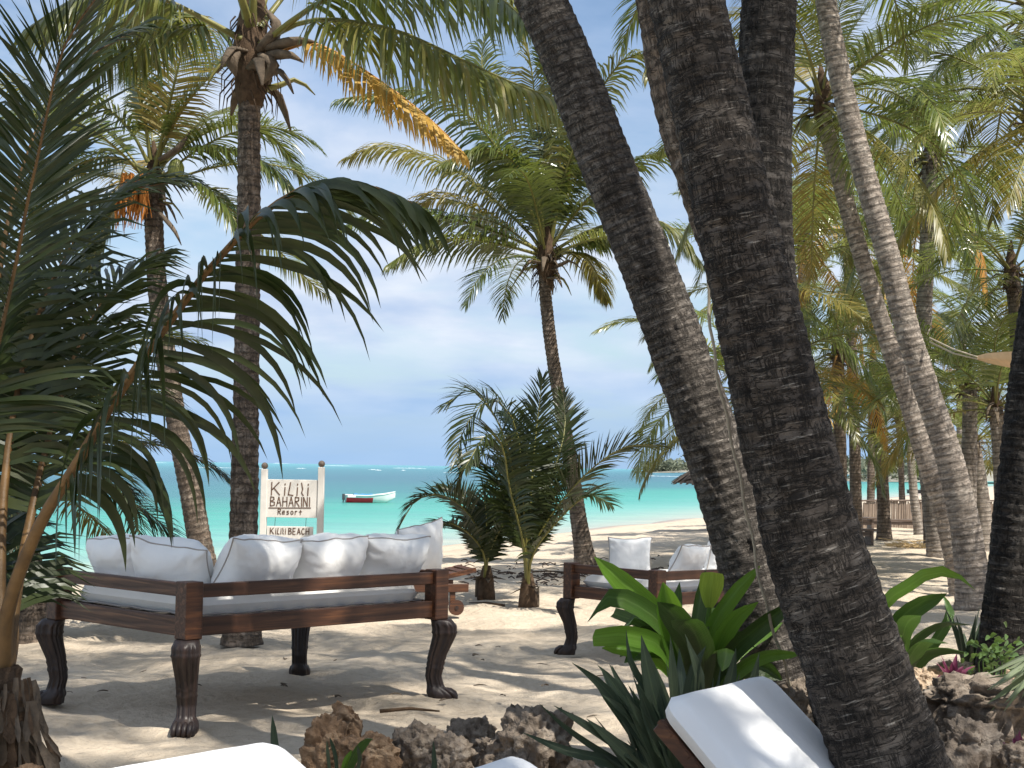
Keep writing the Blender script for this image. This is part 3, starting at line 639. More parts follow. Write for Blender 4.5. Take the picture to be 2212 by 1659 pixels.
big_frond(r0_, [(8, 1460), (14, 1330), (50, 1215), (100, 1106), (160, 1013), (217, 913), (267, 836), (340, 730), (393, 660), (433, 603), (485, 545), (545, 480), (610, 430), (680, 396), (755, 392), (830, 412), (895, 442)],
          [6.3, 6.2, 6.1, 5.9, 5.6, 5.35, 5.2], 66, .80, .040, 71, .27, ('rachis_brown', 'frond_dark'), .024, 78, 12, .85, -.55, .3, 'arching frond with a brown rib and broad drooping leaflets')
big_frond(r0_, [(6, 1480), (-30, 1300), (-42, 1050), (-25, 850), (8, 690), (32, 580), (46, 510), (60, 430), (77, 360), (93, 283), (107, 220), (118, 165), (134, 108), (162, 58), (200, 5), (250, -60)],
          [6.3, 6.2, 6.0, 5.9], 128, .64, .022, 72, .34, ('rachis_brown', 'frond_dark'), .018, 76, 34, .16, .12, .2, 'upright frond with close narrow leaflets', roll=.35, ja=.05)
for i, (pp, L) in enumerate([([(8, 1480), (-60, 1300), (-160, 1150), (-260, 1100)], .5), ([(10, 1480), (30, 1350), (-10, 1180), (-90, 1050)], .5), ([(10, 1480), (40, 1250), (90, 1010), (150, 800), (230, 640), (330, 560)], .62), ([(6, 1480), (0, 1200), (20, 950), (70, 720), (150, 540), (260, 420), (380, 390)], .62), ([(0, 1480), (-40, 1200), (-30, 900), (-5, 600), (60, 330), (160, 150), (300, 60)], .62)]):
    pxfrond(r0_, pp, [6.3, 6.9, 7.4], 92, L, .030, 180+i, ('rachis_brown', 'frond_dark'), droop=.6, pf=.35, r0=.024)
def blade_mesh(pts, w, side, n=9, fold=.25, prof=None, tipcut=False):
    """leaf through 3D points; side = sideways vector; w = full width"""
    pp = crspline(pts, n); prof = prof or (lambda t: math.sin(math.pi*min(max(.12+.88*t, 0), 1))**.75 if t < .995 else 0); vs = []; uv = []
    for i, p in enumerate(pp):
        t = i/(n-1); T = (pp[min(i+1, n-1)]-pp[max(i-1, 0)]).normalized(); s = side-T*side.dot(T); s = s.normalized() if s.length > 1e-4 else Vector((1, 0, 0))
        nn = T.cross(s); h = max(w*.5*prof(t), .0008)
        vs += [p-s*h+nn*h*fold, p-s*h*.5+nn*h*fold*.4, p, p+s*h*.5+nn*h*fold*.4, p+s*h+nn*h*fold]; uv += [(-1, t), (-.5, t), (0, t), (.5, t), (1, t)]
    fs = [(i*5+c, i*5+c+1, i*5+c+6, i*5+c+5) for i in range(n-1) for c in range(4)]
    return new_mesh('leaf', vs, fs, True, uv)
rh = random.Random(9)
for k in range(54):                                    # shaggy sheaths round the foot
    u = rh.uniform(-30, 75); v = rh.uniform(1460, 1560); L = rh.uniform(.16, .36); d = 6.3-rh.uniform(.06, .2)
    a = P(u, v, d)-b0; sx = (u-20)/60
    me = blade_mesh([a, a+Vector((.04*sx, -.02, -L*.45)), a+Vector((.13*sx+rh.gauss(0, .03), -.05+rh.gauss(0, .03), -L))], rh.uniform(.018, .06), Vector((1, rh.gauss(0, .5), .2)), 7, .5, lambda t: .7+.3*math.sin(9*t) if t < .9 else .35)
    obj('husk_sheath', me, M['husk' if k % 3 else 'fibre'], r0_)
# C: tall palm on the beach, in front of the open sea
rc, pc_ = palm('slender leaning palm on the beach beyond the young palms, crown against the sky', [(1266, 1222), (1250, 1120), (1232, 1000), (1212, 880), (1192, 760), (1180, 660), (1176, 590)], 27.0, [.16, .135, .122, .115, .11, .105, .10], M['bark_brown'], 0, tr=MID, seed=31, group='palms on the open beach')
oc = P(1180, 545, 27.0)-rc.location; heart(rc, oc, random.Random(8), 1.3, 0, 12)
CP = [([(1170, 540), (1130, 490), (1010, 385), (900, 332), (820, 318), (750, 340)], .9), ([(1170, 545), (1120, 520), (1000, 478), (880, 452), (800, 462), (742, 490)], .9), ([(1165, 550), (1110, 535), (1000, 515), (910, 530), (840, 570)], .8),
      ([(1172, 535), (1140, 440), (1080, 330), (1000, 240), (900, 195), (735, 214)], .9), ([(1180, 530), (1172, 400), (1160, 260), (1145, 130), (1120, 30)], .85), ([(1188, 530), (1215, 400), (1250, 290), (1300, 190), (1350, 125), (1395, 120), (1400, 175)], .75),
      ([(1190, 535), (1260, 440), (1350, 360), (1430, 330), (1500, 360)], .9), ([(1192, 545), (1270, 500), (1370, 470), (1450, 490), (1510, 560)], .9), ([(1195, 555), (1240, 545), (1280, 575), (1312, 650)], .7),
      ([(1178, 535), (1160, 430), (1110, 350), (1040, 320), (960, 350)], .9), ([(1185, 535), (1200, 420), (1230, 330), (1280, 280), (1340, 300)], .9), ([(1180, 540), (1185, 470), (1190, 380), (1185, 290), (1150, 240)], .8),
      ([(1165, 545), (1090, 490), (1000, 440), (930, 430), (870, 470)], .85), ([(1195, 548), (1280, 520), (1340, 540), (1380, 600)], .8), ([(1175, 540), (1120, 420), (1060, 260), (1040, 120), (1060, 60)], .8), ([(1180, 530), (1210, 350), (1190, 200), (1160, 110)], .8)]
rnc = random.Random(77)
crown(rc, P(1180, 548, 27.0), 8, 2.8, random.Random(19), pit=(78, 8), kinds=('green', 'green', 'sun'), dead=0)
for i, (pp, L) in enumerate(CP):
    d1 = 27+rnc.uniform(-1.6, 1.6)
    pxfrond(rc, pp, [27, (27+d1)/2, d1], 112, L*1.08, .042, 200+i, ('rachis', 'frond' if i % 4 else 'frond_gold'), pf=.17, r0=.036, droop=rnc.uniform(.6, 1.1), lift=rnc.uniform(-.1, .35), roll=rnc.uniform(-.4, .4))
# S1, S2: young palms growing from the sand
def young(label, base_uv, fr, d, seed, w):
    b = G(*base_uv); rt = thing('young_palm', label, 'palm tree', b, 0, 'young palms in the sand'); rnd = random.Random(seed)
    for i, (pp, dd, L) in enumerate(fr):
        pp = [(base_uv[0]+rnd.uniform(-6, 6), base_uv[1]-14)]+pp
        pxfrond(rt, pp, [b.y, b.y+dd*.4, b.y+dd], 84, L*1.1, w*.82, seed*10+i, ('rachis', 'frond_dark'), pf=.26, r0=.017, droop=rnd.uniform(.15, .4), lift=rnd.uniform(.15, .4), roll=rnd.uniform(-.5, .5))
    for k in range(9):
        a = Vector((rnd.gauss(0, .06), rnd.gauss(0, .06), .28)); az = rnd.uniform(0, 6.28); L = rnd.uniform(.12, .3)
        obj('husk_sheath', blade_mesh([Vector((a.x, a.y, 0)), a*.8, a+Vector((math.cos(az)*L, math.sin(az)*L, rnd.uniform(-.15, .1)))], .07, Vector((-math.sin(az), math.cos(az), .1)), 6, .5), M['husk'], rt)
    mb = MB(); mb.tube([Vector((0, 0, z)) for z in (-.05, .08, .25, .4)], [.12, .11, .09, .05], 10); mb.build('stem_base', M['fibre'], rt, True)
    return rt
young('young palm with upright dark fronds in the sand between the two daybeds', (1140, 1312), [
    ([(1130, 1180), (1112, 1040), (1080, 920), (1020, 845), (955, 880)], -.8, .55), ([(1135, 1180), (1128, 1020), (1110, 910), (1060, 860), (1000, 930), (985, 1000)], -1.2, .55), ([(1142, 1180), (1150, 1020), (1162, 900), (1172, 818)], .4, .5),
    ([(1145, 1190), (1190, 1040), (1220, 930), (1215, 850)], .9, .5), ([(1150, 1190), (1200, 1100), (1270, 1020), (1350, 965), (1432, 962)], -.4, .52), ([(1150, 1200), (1210, 1120), (1270, 1070), (1320, 1090)], -.9, .5),
    ([(1132, 1180), (1100, 1050), (1085, 960), (1050, 940), (1005, 1010)], -1.3, .5), ([(1140, 1180), (1140, 1030), (1130, 930), (1090, 890)], 1.0, .5), ([(1132, 1190), (1090, 1080), (1060, 1010), (1010, 1000), (985, 1050)], .6, .5), ([(1138, 1180), (1150, 1060), (1190, 980), (1250, 960)], 1.2, .5), ([(1138, 1180), (1125, 1060), (1100, 980), (1060, 960), (1030, 1000)], .3, .5)], 18, 33, .036)
young('smaller young palm with low arching fronds beside the larger young palm', (1050, 1290), [
    ([(1048, 1200), (1020, 1120), (960, 1070), (900, 1080), (862, 1140)], -.5, .42), ([(1052, 1200), (1060, 1120), (1080, 1060), (1130, 1040)], .5, .4), ([(1050, 1200), (1035, 1130), (1000, 1070), (950, 1050)], .8, .4), ([(1055, 1200), (1090, 1130), (1130, 1110), (1170, 1140)], -.5, .4), ([(1046, 1200), (1010, 1150), (960, 1130), (930, 1170)], -1.0, .38), ([(1050, 1200), (1050, 1110), (1040, 1040)], 0, .38)], 18.5, 34, .032)
# right-hand grove
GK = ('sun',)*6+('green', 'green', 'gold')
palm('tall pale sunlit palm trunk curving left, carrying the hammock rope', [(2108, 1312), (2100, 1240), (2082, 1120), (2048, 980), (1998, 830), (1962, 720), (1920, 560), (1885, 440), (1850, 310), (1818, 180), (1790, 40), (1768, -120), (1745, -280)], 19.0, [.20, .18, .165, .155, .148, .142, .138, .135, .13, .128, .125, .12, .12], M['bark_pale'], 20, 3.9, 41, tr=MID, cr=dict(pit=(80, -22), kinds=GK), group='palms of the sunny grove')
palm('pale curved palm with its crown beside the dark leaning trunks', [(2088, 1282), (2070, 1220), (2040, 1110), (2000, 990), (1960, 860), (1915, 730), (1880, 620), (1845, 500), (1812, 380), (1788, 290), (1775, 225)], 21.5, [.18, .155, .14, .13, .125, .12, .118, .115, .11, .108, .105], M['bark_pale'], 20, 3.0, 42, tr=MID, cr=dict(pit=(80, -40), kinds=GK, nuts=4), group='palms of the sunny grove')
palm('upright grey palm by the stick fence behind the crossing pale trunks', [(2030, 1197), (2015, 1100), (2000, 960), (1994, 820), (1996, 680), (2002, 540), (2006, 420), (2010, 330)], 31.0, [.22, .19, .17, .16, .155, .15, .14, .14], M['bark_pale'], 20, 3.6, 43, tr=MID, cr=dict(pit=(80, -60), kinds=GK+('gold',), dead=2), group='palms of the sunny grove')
GROVE = [  # label, trunk px, distance, width, fronds, length, seed
    ('palm with yellow ribs and a bare crown base at the edge of the grove', [(2212, 1190), (2208, 1000), (2202, 820), (2196, 680), (2184, 590)], 27, .30, 22, 3.0, 44),
    ('far palm with upright fronds seen between the dark trunk and pale trunks', [(1742, 1170), (1742, 1000), (1738, 860), (1736, 720), (1738, 520)], 34, .30, 22, 3.0, 45),
    ('mid-height palm above the stick fence with drooping golden fronds', [(1910, 1150), (1908, 1080), (1904, 1000), (1896, 930)], 38, .30, 24, 3.2, 46),
    ('small palm with yellow leaf ribs beside the hammock', [(2128, 1165), (2122, 1080), (2112, 1010), (2104, 955)], 34, .32, 20, 2.6, 47),
    ('leaning thin palm behind the tall pale trunk', [(2010, 1150), (1990, 900), (1975, 760), (1950, 660), (1930, 560)], 36, .27, 22, 3.2, 48),
    ('thin palm standing in front of the stick fence behind the fallen straw', [(1985, 1148), (1975, 1080), (1965, 960), (1955, 880), (1945, 800)], 42, .22, 20, 3.2, 49),
    ('palm with low golden fronds behind the thatched parasol', [(1640, 1180), (1630, 1060), (1622, 950), (1618, 850)], 26, .30, 24, 3.0, 50),
    ('palm with pale green fronds high behind the dark trunks', [(1690, 1180), (1675, 950), (1660, 760), (1650, 620)], 30, .30, 20, 3.2, 51),
    ('tall palm with shiny hanging fronds above the hammock', [(2370, 1300), (2350, 900), (2320, 500), (2280, 220), (2240, 20)], 24, .30, 26, 3.6, 52),
    ('bushy low palm with deep green fronds under the hammock', [(2090, 1180), (2092, 1050), (2095, 900), (2095, 840)], 29, .30, 20, 2.6, 53),
    ('palm with fronds arching over the far fence end', [(1815, 1160), (1815, 1000), (1812, 860), (1810, 760)], 33, .28, 22, 2.9, 54),
    ('tall palm with sunlit hanging fronds at the top of the grove', [(2300, 1300), (2280, 900), (2260, 500), (2240, 250)], 22, .30, 24, 3.4, 55),
    ('distant palm with a round crown over the far fence', [(1880, 1145), (1882, 1000), (1885, 800), (1888, 660)], 48, .22, 18, 3.2, 56),
    ('distant palm showing between the two pale crossing trunks', [(2070, 1140), (2075, 1000), (2078, 800), (2080, 700)], 50, .3, 20, 3.2, 57),
    ('slim distant palm trunk before the far shore', [(1952, 1138), (1948, 1060), (1945, 980), (1940, 900)], 52, .2, 16, 3.0, 58),
    ('palm with dense green crown beside the black shaded trunk', [(2170, 1200), (2165, 1050), (2160, 960), (2150, 880)], 26, .28, 20, 2.5, 59),
    ('slender palm with a high crown against the blue sky gap', [(1850, 1150), (1845, 900), (1835, 650), (1830, 480), (1830, 420)], 40, .28, 22, 3.2, 60),
]
for lb, pxs, d, w, n, L, sd in GROVE:
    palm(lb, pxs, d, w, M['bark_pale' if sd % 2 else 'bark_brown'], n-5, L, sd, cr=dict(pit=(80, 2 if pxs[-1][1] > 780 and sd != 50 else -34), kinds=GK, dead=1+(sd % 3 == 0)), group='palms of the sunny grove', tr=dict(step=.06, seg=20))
# ------------------------------------------------------------------ daybeds
def carved_leg(h, mb_name, parent, corner, out, s=1.0):
    """cabriole leg: knee bulging along 'out' (unit xy), tapering, ankle, paw foot; corner = local xy of the post"""
    n = 44; seg = 84; vs = []; o = Vector((out.x, out.y, 0)); sd = Vector((-out.y, out.x, 0))
    for i in range(n):
        t = i/(n-1); z = h*(1-t)
        off = interp([0, .08, .2, .45, .7, .84, .93, 1], [.035, .06, .062, .012, -.012, .008, .045, .05], t)*s
        rd = interp([0, .05, .16, .45, .72, .83, .86, .92, 1], [.072, .082, .08, .062, .054, .055, .068, .078, .074], t)*s
        dp = interp([0, .05, .16, .45, .72, .83, .90, 1], [.075, .085, .082, .062, .055, .058, .088, .09], t)*s
        for k in range(seg):
            a = 2*math.pi*k/seg; ca, sa = math.cos(a), math.sin(a); e = .72
            x = abs(ca)**e*(1 if ca >= 0 else -1); y = abs(sa)**e*(1 if sa >= 0 else -1)
            fl = 1+(.075*math.cos(a*14) if .05 < t < .82 else (.10*abs(math.cos(a*3.5)) if t > .86 else 0))
            if abs(t-.17) < .012 or abs(t-.83) < .012 or abs(t-.60) < .01: fl *= 1.07
            if .46 < t < .6: fl *= 1+.05*math.sin((t-.46)*90)*math.cos(a*6)
            vs.append(Vector((corner.x, corner.y, z))+o*(off+x*dp*fl)+sd*(y*rd*fl))
    fs = [(i*seg+k, (i+1)*seg+k, (i+1)*seg+(k+1) % seg, i*seg+(k+1) % seg) for i in range(n-1) for k in range(seg)]
    fs += [tuple(range(seg)), tuple((n-1)*seg+k for k in range(seg-1, -1, -1))]
    leg = obj('leg', new_mesh('leg', vs, fs, True), M['wood_dark'], parent)
    for k in range(4):                                  # paw toes
        tm = MB(); y = (-.048+.032*k)*s; c = Vector((corner.x, corner.y, 0))+o*(.12*s)+sd*y
        tm.tube([c+o*q+Vector((0, 0, z))for q, z in ((-.05*s, .075*s), (-.01*s, .066*s), (.02*s, .045*s), (.032*s, .018*s), (.03*s, .002))], [.012*s, .018*s, .019*s, .017*s, .010*s], 8); tm.build('toe', M['wood_dark'], leg, True)
def daybed(label, Np, ax, ay, L, Wd, hleg, top, s, extra=None):
    """Np near corner, ax along the back, ay along the end (unit xy)"""
    rz = math.atan2(ax.y, ax.x); rt = thing('daybed', label, 'daybed', (Np.x, Np.y, Np.z), rz, 'daybeds')
    ps = .125*s; ph = top-hleg
    for (a, b) in ((0, 0), (1, 0), (0, 1), (1, 1)):
        cx, cy = a*L, b*Wd; mb = MB(); mb.box((cx, cy, hleg+ph/2), ps, ps, ph, None, .006); mb.build('post', M['wood'], rt)
        carved_leg(hleg, 'leg', rt, Vector((cx, cy)), Vector((1 if a else -1, 1 if b else -1)).normalized(), s)
    g = ps/2-.002
    rh_, th = .085*s, .055*s
    for nm, x0, x1, y0, y1, z in [('back_rail', g, L-g, 0, 0, top-.06*s), ('seat_rail', g, L-g, 0, 0, hleg+.075*s), ('seat_rail', g, L-g, Wd, Wd, hleg+.075*s),
                                  ('end_rail', 0, 0, g, Wd-g, top-.055*s), ('end_rail', L, L, g, Wd-g, top-.055*s), ('seat_rail', 0, 0, g, Wd-g, hleg+.072*s), ('seat_rail', L, L, g, Wd-g, hleg+.072*s)]:
        hh = rh_ if 'seat' not in nm else .115*s
        if x0 != x1:
            me = MB(); me.box((0, 0, 0), x1-x0, th, hh, None, .005); o = me.build(nm, M['wood'], rt); o.location = ((x0+x1)/2, y0, z)
        else:
            me = MB(); me.box((0, 0, 0), y1-y0, th, hh, None, .005); o = me.build(nm, M['wood'], rt); o.location = (x0, (y0+y1)/2, z); o.rotation_euler = (0, 0, math.pi/2)
    nsl = 12
    for i in range(nsl):
        me = MB(); me.box((0, 0, 0), .09, Wd-.06, .02); o = me.build('bed_slat', M['wood_dark'], rt); o.location = (.1+(L-.2)*i/(nsl-1), Wd/2, hleg+.10*s)
    return rt, rz
def cushion_mesh(L, Wd, H, seed=0, n=40, round_=.07, sag=.012, wr=.006, py=4.5):
    """soft box cushion, centre at origin"""
    nx, ny = n, max(12, int(n*Wd/L)); vs = []
    def sup(t, p): return (1-abs(t)**p)
    pts = []
    for top in (1, -1):
        for j in range(ny+1):
            for i in range(nx+1):
                x = -1+2*i/nx; y = -1+2*j/ny
                # crowd samples at the edges
                x = math.sin(x*math.pi/2)*.35+x*.65; y = math.sin(y*math.pi/2)*.35+y*.65
                hh = (max(sup(x, 14), 0)**.4)*(max(sup(y, 14), 0)**.4)
                pts.append((x*L/2*(1-.012*(1-hh)), y*Wd/2*(1-.012*(1-hh)), top*H/2*hh))
    p = np.array(pts); nz = fbm(p*[3, 3, 1]+[seed, 0, 0], 3, seed); n2 = fbm(p*[9, 7, 2]+[seed, 3, 0], 3, seed+4)
    sg = np.sign(p[:, 2]+1e-9); p[:, 2] += (sag*nz+wr*n2)*np.clip(np.abs(p[:, 2])/(H/2), 0, 1)
    w = nx+1; fs = []
    for t in (0, 1):
        b0_ = t*w*(ny+1)
        for j in range(ny):
            for i in range(nx):
                q = (b0_+j*w+i, b0_+j*w+i+1, b0_+(j+1)*w+i+1, b0_+(j+1)*w+i); fs.append(q if t == 0 else q[::-1])
    return new_mesh('cushion', p, fs, True)
def piping(parent, L, Wd, z, r=.006, name='piping', bow=0.0):
    mb = MB(); pts = []
    k = 10
    for (a, b) in (((-1, -1), (1, -1)), ((1, -1), (1, 1)), ((1, 1), (-1, 1)), ((-1, 1), (-1, -1))):
        for i in range(k): t = i/k; x = a[0]+(b[0]-a[0])*t; y = a[1]+(b[1]-a[1])*t; pts.append(Vector((x*L/2, y*Wd/2, z+.004*math.sin(17*x+11*y))))
    pts.append(pts[0]); mb.tube(pts, r, 6, False); return mb.build(name, M['piping'], parent, True)
def pillow(label, loc, W_, H_, T_, rz, tilt, roll, seed, group='white pillows on the daybeds'):
    """pillow standing on its lower edge; x wide, z tall, y thick; loc = centre"""
    n = 34; vs = []; w = n+1; rnd = random.Random(seed); pts = []
    for side in (-1, 1):
        for j in range(w):
            for i in range(w):
                x = -1+2*i/n; z = -1+2*j/n; x = x*.6+.4*math.sin(x*math.pi/2); z = z*.6+.4*math.sin(z*math.pi/2)
                ex, ez = 1-x*x, 1-z*z
                th = (max(ex, 0)**.44)*(max(ez, 0)**.44)
                kx = 1-.10*(1-abs(z)**1.6)*0-.085*ez*(abs(x)**3); kz = 1-.085*ex*(abs(z)**3)
                bot = .18*max(0, -z)*th                      # settles on its lower part
                pts.append((x*kx*W_/2, side*T_/2*th*(1+bot), z*kz*H_/2))
    p = np.array(pts); c = np.clip((np.abs(p[:, 0])/(W_/2))*(np.abs(p[:, 2])/(H_/2)), 0, 1)
    thk = np.abs(p[:, 1])/(T_/2)
    ang = np.arctan2(p[:, 2], p[:, 0]); rr = np.hypot(p[:, 0], p[:, 2])
    wr = fbm(np.stack([p[:, 0]*5+seed, p[:, 2]*5, p[:, 1]*3], 1), 4, seed)*.016 + fbm(np.stack([np.abs(p[:, 0])*28-np.abs(p[:, 2])*28, rr*5+seed, ang*0], 1), 3, seed+5)*.020*c
    ed_ = np.maximum(np.abs(p[:, 0])/(W_/2), np.abs(p[:, 2])/(H_/2)); per = np.where(np.abs(p[:, 0])/(W_/2) > np.abs(p[:, 2])/(H_/2), p[:, 2], p[:, 0])
    wr = wr + .011*np.clip((ed_-.55)*2.4, 0, 1)*np.sin(per*55+4*vnoise(np.stack([per*9+seed, p[:, 1]*0, p[:, 1]*0], 1), seed)+seed)*np.clip(c*3, 0, 1)
    p[:, 1] += np.sign(p[:, 1])*wr*np.clip(thk*2, 0, 1)
    p[:, 2] += .012*fbm(np.stack([p[:, 0]*7, p[:, 1]*0+seed, p[:, 2]*3], 1), 2, seed+9)
    fs = []
    for t in (0, 1):
        for j in range(n):
            for i in range(n):
                b = t*w*w+j*w+i; q = (b, b+1, b+w+1, b+w); fs.append(q if t == 0 else q[::-1])
    o = obj('pillow', new_mesh('pillow', p, fs, True), M['white_cloth']); tag(o, label, 'pillow', group)
    o.location = loc; o.rotation_euler = (Matrix.Rotation(rz, 3, 'Z')@Matrix.Rotation(tilt, 3, 'X')@Matrix.Rotation(roll, 3, 'Y')).to_euler()
    rim = [j for j in range(w)] + [j*w+n for j in range(1, w)] + [n*w+i for i in range(n-1, -1, -1)] + [j*w for j in range(n-1, 0, -1)]
    mb = MB(); mb.tube([Vector(p[k]) for k in rim]+[Vector(p[rim[0]])], .0055, 5, False); mb.build('piping', M['piping'], o, True)
    return o
# first daybed: near corner and two neighbours found from the tops of their posts
TOP1 = .91
def at_z(u, v, z):
    r = ray(u, v); k = (z-EYE)/r.z; return Vector((r.x*k, r.y*k, z))
n1 = at_z(410, 1254, TOP1); e1 = at_z(941, 1232, TOP1); e2 = at_z(134, 1228, TOP1)
ax1 = Vector((e1.x-n1.x, e1.y-n1.y)); ay1 = Vector((e2.x-n1.x, e2.y-n1.y)); L1, W1 = ax1.length, ay1.length
th = math.atan2(ax1.y, ax1.x); th2 = math.atan2(ay1.y, ay1.x)-math.pi/2; tm = th*.6+th2*.4
n1 = Vector((-1.974, 9.58, TOP1)); tm = R(46); L1, W1 = 2.10, 1.55
axu = Vector((math.cos(tm), math.sin(tm))); ayu = Vector((-math.sin(tm), math.cos(tm)))
gz1 = ground(n1.x+.5, n1.y+.9)-.02
bed1, rz1 = daybed('large dark wooden daybed with carved paw legs beside the young palm', Vector((n1.x, n1.y, gz1)), axu, ayu, L1, W1, .575, TOP1-gz1, 1.0)
def on_bed(root, rz, x, y, z): return Vector(root.location)+Matrix.Rotation(rz, 3, 'Z')@Vector((x, y, z))
MT = .83
mat1 = obj('mattress', cushion_mesh(L1-.16, W1-.16, .19, 3), M['white_cloth']); tag(mat1, 'thick white mattress on the large carved daybed', 'mattress', 'daybed mattresses')
mat1.location = on_bed(bed1, rz1, L1/2, W1/2, .765); mat1.rotation_euler = (0, 0, rz1); piping(mat1, L1-.155, W1-.155, -.055)
PL = [  # x along the back, y in from the back, width, height, thickness, turn, lean, roll, label
    (557, 'y', .26, .60, .38, .37, .04, .55, .05, 'creased white pillow standing at the near corner post of the large daybed'),
    (706, 'y', .26, .60, .37, .36, .03, .55, -.05, 'white pillow with gathered creased corner, second along the daybed backrest'),
    (841, 'y', .26, .60, .36, .35, -.02, .55, .03, 'white pillow third along the daybed backrest, beside the tilted corner pillow'),
    (905, 'y', .56, .56, .42, .24, .2, .12, -.12, 'tilted white pillow in the far back corner beside the carved post'),
    (375, 'x', .30, .60, .34, .38, -1.25, .60, .16, 'plump white pillow slumped over the short end of the large daybed'),
    (262, 'x', .28, .58, .34, .34, -1.5, .50, -.05, 'white pillow under the drooping leaflets at the far end of the daybed')]
def bed_pt(u, plane, off):
    # where the line of sight through u meets a plane parallel to the back (y = off) or the end (x = off)
    r = ray(u, 1195); n_ = ayu if plane == 'y' else axu; k = (off+n_.dot(Vector((n1.x, n1.y))))/(n_.x*r.x+n_.y*r.y); w_ = Vector((r.x*k-n1.x, r.y*k-n1.y)); return axu.dot(w_), ayu.dot(w_)
for i, (u, pl, of, w_, h_, t_, dz, ti, ro, lb) in enumerate(PL):
    x, y = bed_pt(u, pl, of)
    pillow(lb, on_bed(bed1, rz1, x, y, MT+h_/2*.94), w_, h_, t_, rz1+dz, ti, ro, 10+i)
# second daybed
b2 = P(1420, 1222, 13.1); f2 = G(1237, 1400)
ax2 = Vector((.77, .64)).normalized(); ay2 = Vector((-.64, .77)).normalized()
g2 = ground(b2.x, b2.y)-.02
bed2, rz2 = daybed('smaller wooden daybed half hidden behind the bright lily leaves', Vector((b2.x, b2.y, g2)), ax2, ay2, 1.9, 1.08, .50, .80-g2, .9)
mat2 = obj('mattress', cushion_mesh(1.78, .96, .14, 5), M['white_cloth']); tag(mat2, 'white mattress on the smaller daybed behind the lily', 'mattress', 'daybed mattresses')
mat2.location = on_bed(bed2, rz2, .95, .54, .66); mat2.rotation_euler = (0, 0, rz2); piping(mat2, 1.785, .965, -.05)
for i, (u, v, d, w_, h_, t_, dz, ti, ro, lb) in enumerate([(1360, 1192, 13.95, .40, .33, .20, -.55, +.12, -.02, 'upright square white pillow at the end of the smaller daybed'), (1488, 1198, 13.65, .42, .30, .22, .1, +.5, .1, 'crumpled white pillow lying against the smaller daybed backrest'), (1560, 1190, 14.1, .40, .36, .2, .1, +.2, 0, 'white pillow half hidden behind the slanting grey trunk')]):
    p = P(u, v, d); p.z = g2+.735+h_*.47; pillow(lb, p, w_, h_, t_, rz2+dz, ti, ro, 30+i)
# ------------------------------------------------------------------ sign
STROKES = {
 'K': [[(0, 0), (.02, 1)], [(.62, 1), (.05, .42)], [(.2, .55), (.68, .02)]], 'i': [[(.12, 0), (.15, .62)], [(.14, .80), (.16, .90)]], 'L': [[(.22, 1), (.14, .5), (.05, .05), (.45, 0)]], 'l': [[(.1, .98), (.2, .5), (.12, .2), (.26, 0)]],
 'B': [[(0, 0), (.02, 1)], [(.02, 1), (.45, .95), (.5, .72), (.05, .52)], [(.05, .52), (.55, .42), (.55, .1), (0, 0)]], 'A': [[(0, 0), (.3, 1), (.62, 0)], [(.12, .35), (.5, .35)]], 'H': [[(0, 0), (.02, 1)], [(.58, 0), (.58, 1)], [(0, .5), (.58, .52)]],
 'R': [[(0, 0), (.02, 1)], [(.02, 1), (.5, .95), (.5, .62), (.05, .5)], [(.15, .5), (.58, 0)]], 'I': [[(.05, 0), (.05, 1)]], 'N': [[(0, 0), (.02, 1), (.55, 0), (.55, 1)]], 'e': [[(.03, .35), (.5, .4), (.42, .65), (.15, .62), (.03, .35), (.1, .05), (.5, .08)]],
 's': [[(.45, .62), (.12, .6), (.12, .38), (.42, .3), (.4, .04), (.05, .02)]], 'o': [[(.25, 0), (.03, .2), (.05, .5), (.27, .65), (.5, .48), (.5, .15), (.25, 0)]], 'r': [[(.05, 0), (.08, .65)], [(.08, .45), (.25, .62), (.45, .6)]], 't': [[(.25, 0), (.27, .85)], [(.02, .5), (.52, .55)]],
 'E': [[(.5, 1), (.02, 1), (.0, 0), (.5, 0)], [(0, .5), (.42, .5)]], 'C': [[(.52, .9), (.25, 1), (.02, .6), (.05, .2), (.28, 0), (.55, .12)]]}
def word(parent, text, x0, x1, z0, h, wgt, y):
    adv = {'i': .36, 'I': .28, 'L': .62, 'l': .48, 'K': .92, ' ': .35, 'N': .78}
    tot = sum(adv.get(c, .82) for c in text); k = (x1-x0)/tot; x = x0; mb = MB()
    for c in text:
        for st in STROKES.get(c, []):
            pts = [Vector((x+q[0]*k*.95, y, z0+q[1]*h)) for q in st]
            for a, b in zip(pts, pts[1:]):
                d = b-a; L = d.length+wgt*.5; an = math.atan2(d.z, d.x); mb.box((a+b)/2, L, .004, wgt, Matrix.Rotation(-an, 3, 'Y'))
        x += adv.get(c, .82)*k
    return mb.build('lettering', M['letter_paint'], parent)
SD = 22.0
sl_, sr_ = P(570, 1080, SD), P(693, 1080, SD); sb = (sl_+sr_)/2; sb.z = ground(sb.x, sb.y)
sign = thing('resort_sign', 'white painted wooden sign on two posts with carved resort name', 'sign', sb, math.atan2(sr_.y-sl_.y, sr_.x-sl_.x))
hw = (sr_-sl_).length/2
def sz(v): return P(630, v, SD).z-sb.z
for sx, vt in ((-1, 1014), (1, 1008)):
    mb = MB(); t = sz(vt); mb.box((sx*hw, 0, t/2-.05), .09, .09, t+.1, None, .006); po = mb.build('post', M['white_paint'], sign)
    mb = MB(); c = Vector((sx*hw, 0, t+.045)); mb.tube([c+Vector((0, 0, z)) for z in (-.047, -.04, -.027, 0, .027, .044, .05)], [.035, .024, .042, .050, .042, .022, .002], 12); mb.build('finial_ball', M['ball_brown'], po, True)
zb0, zb1 = sz(1118), sz(1036)
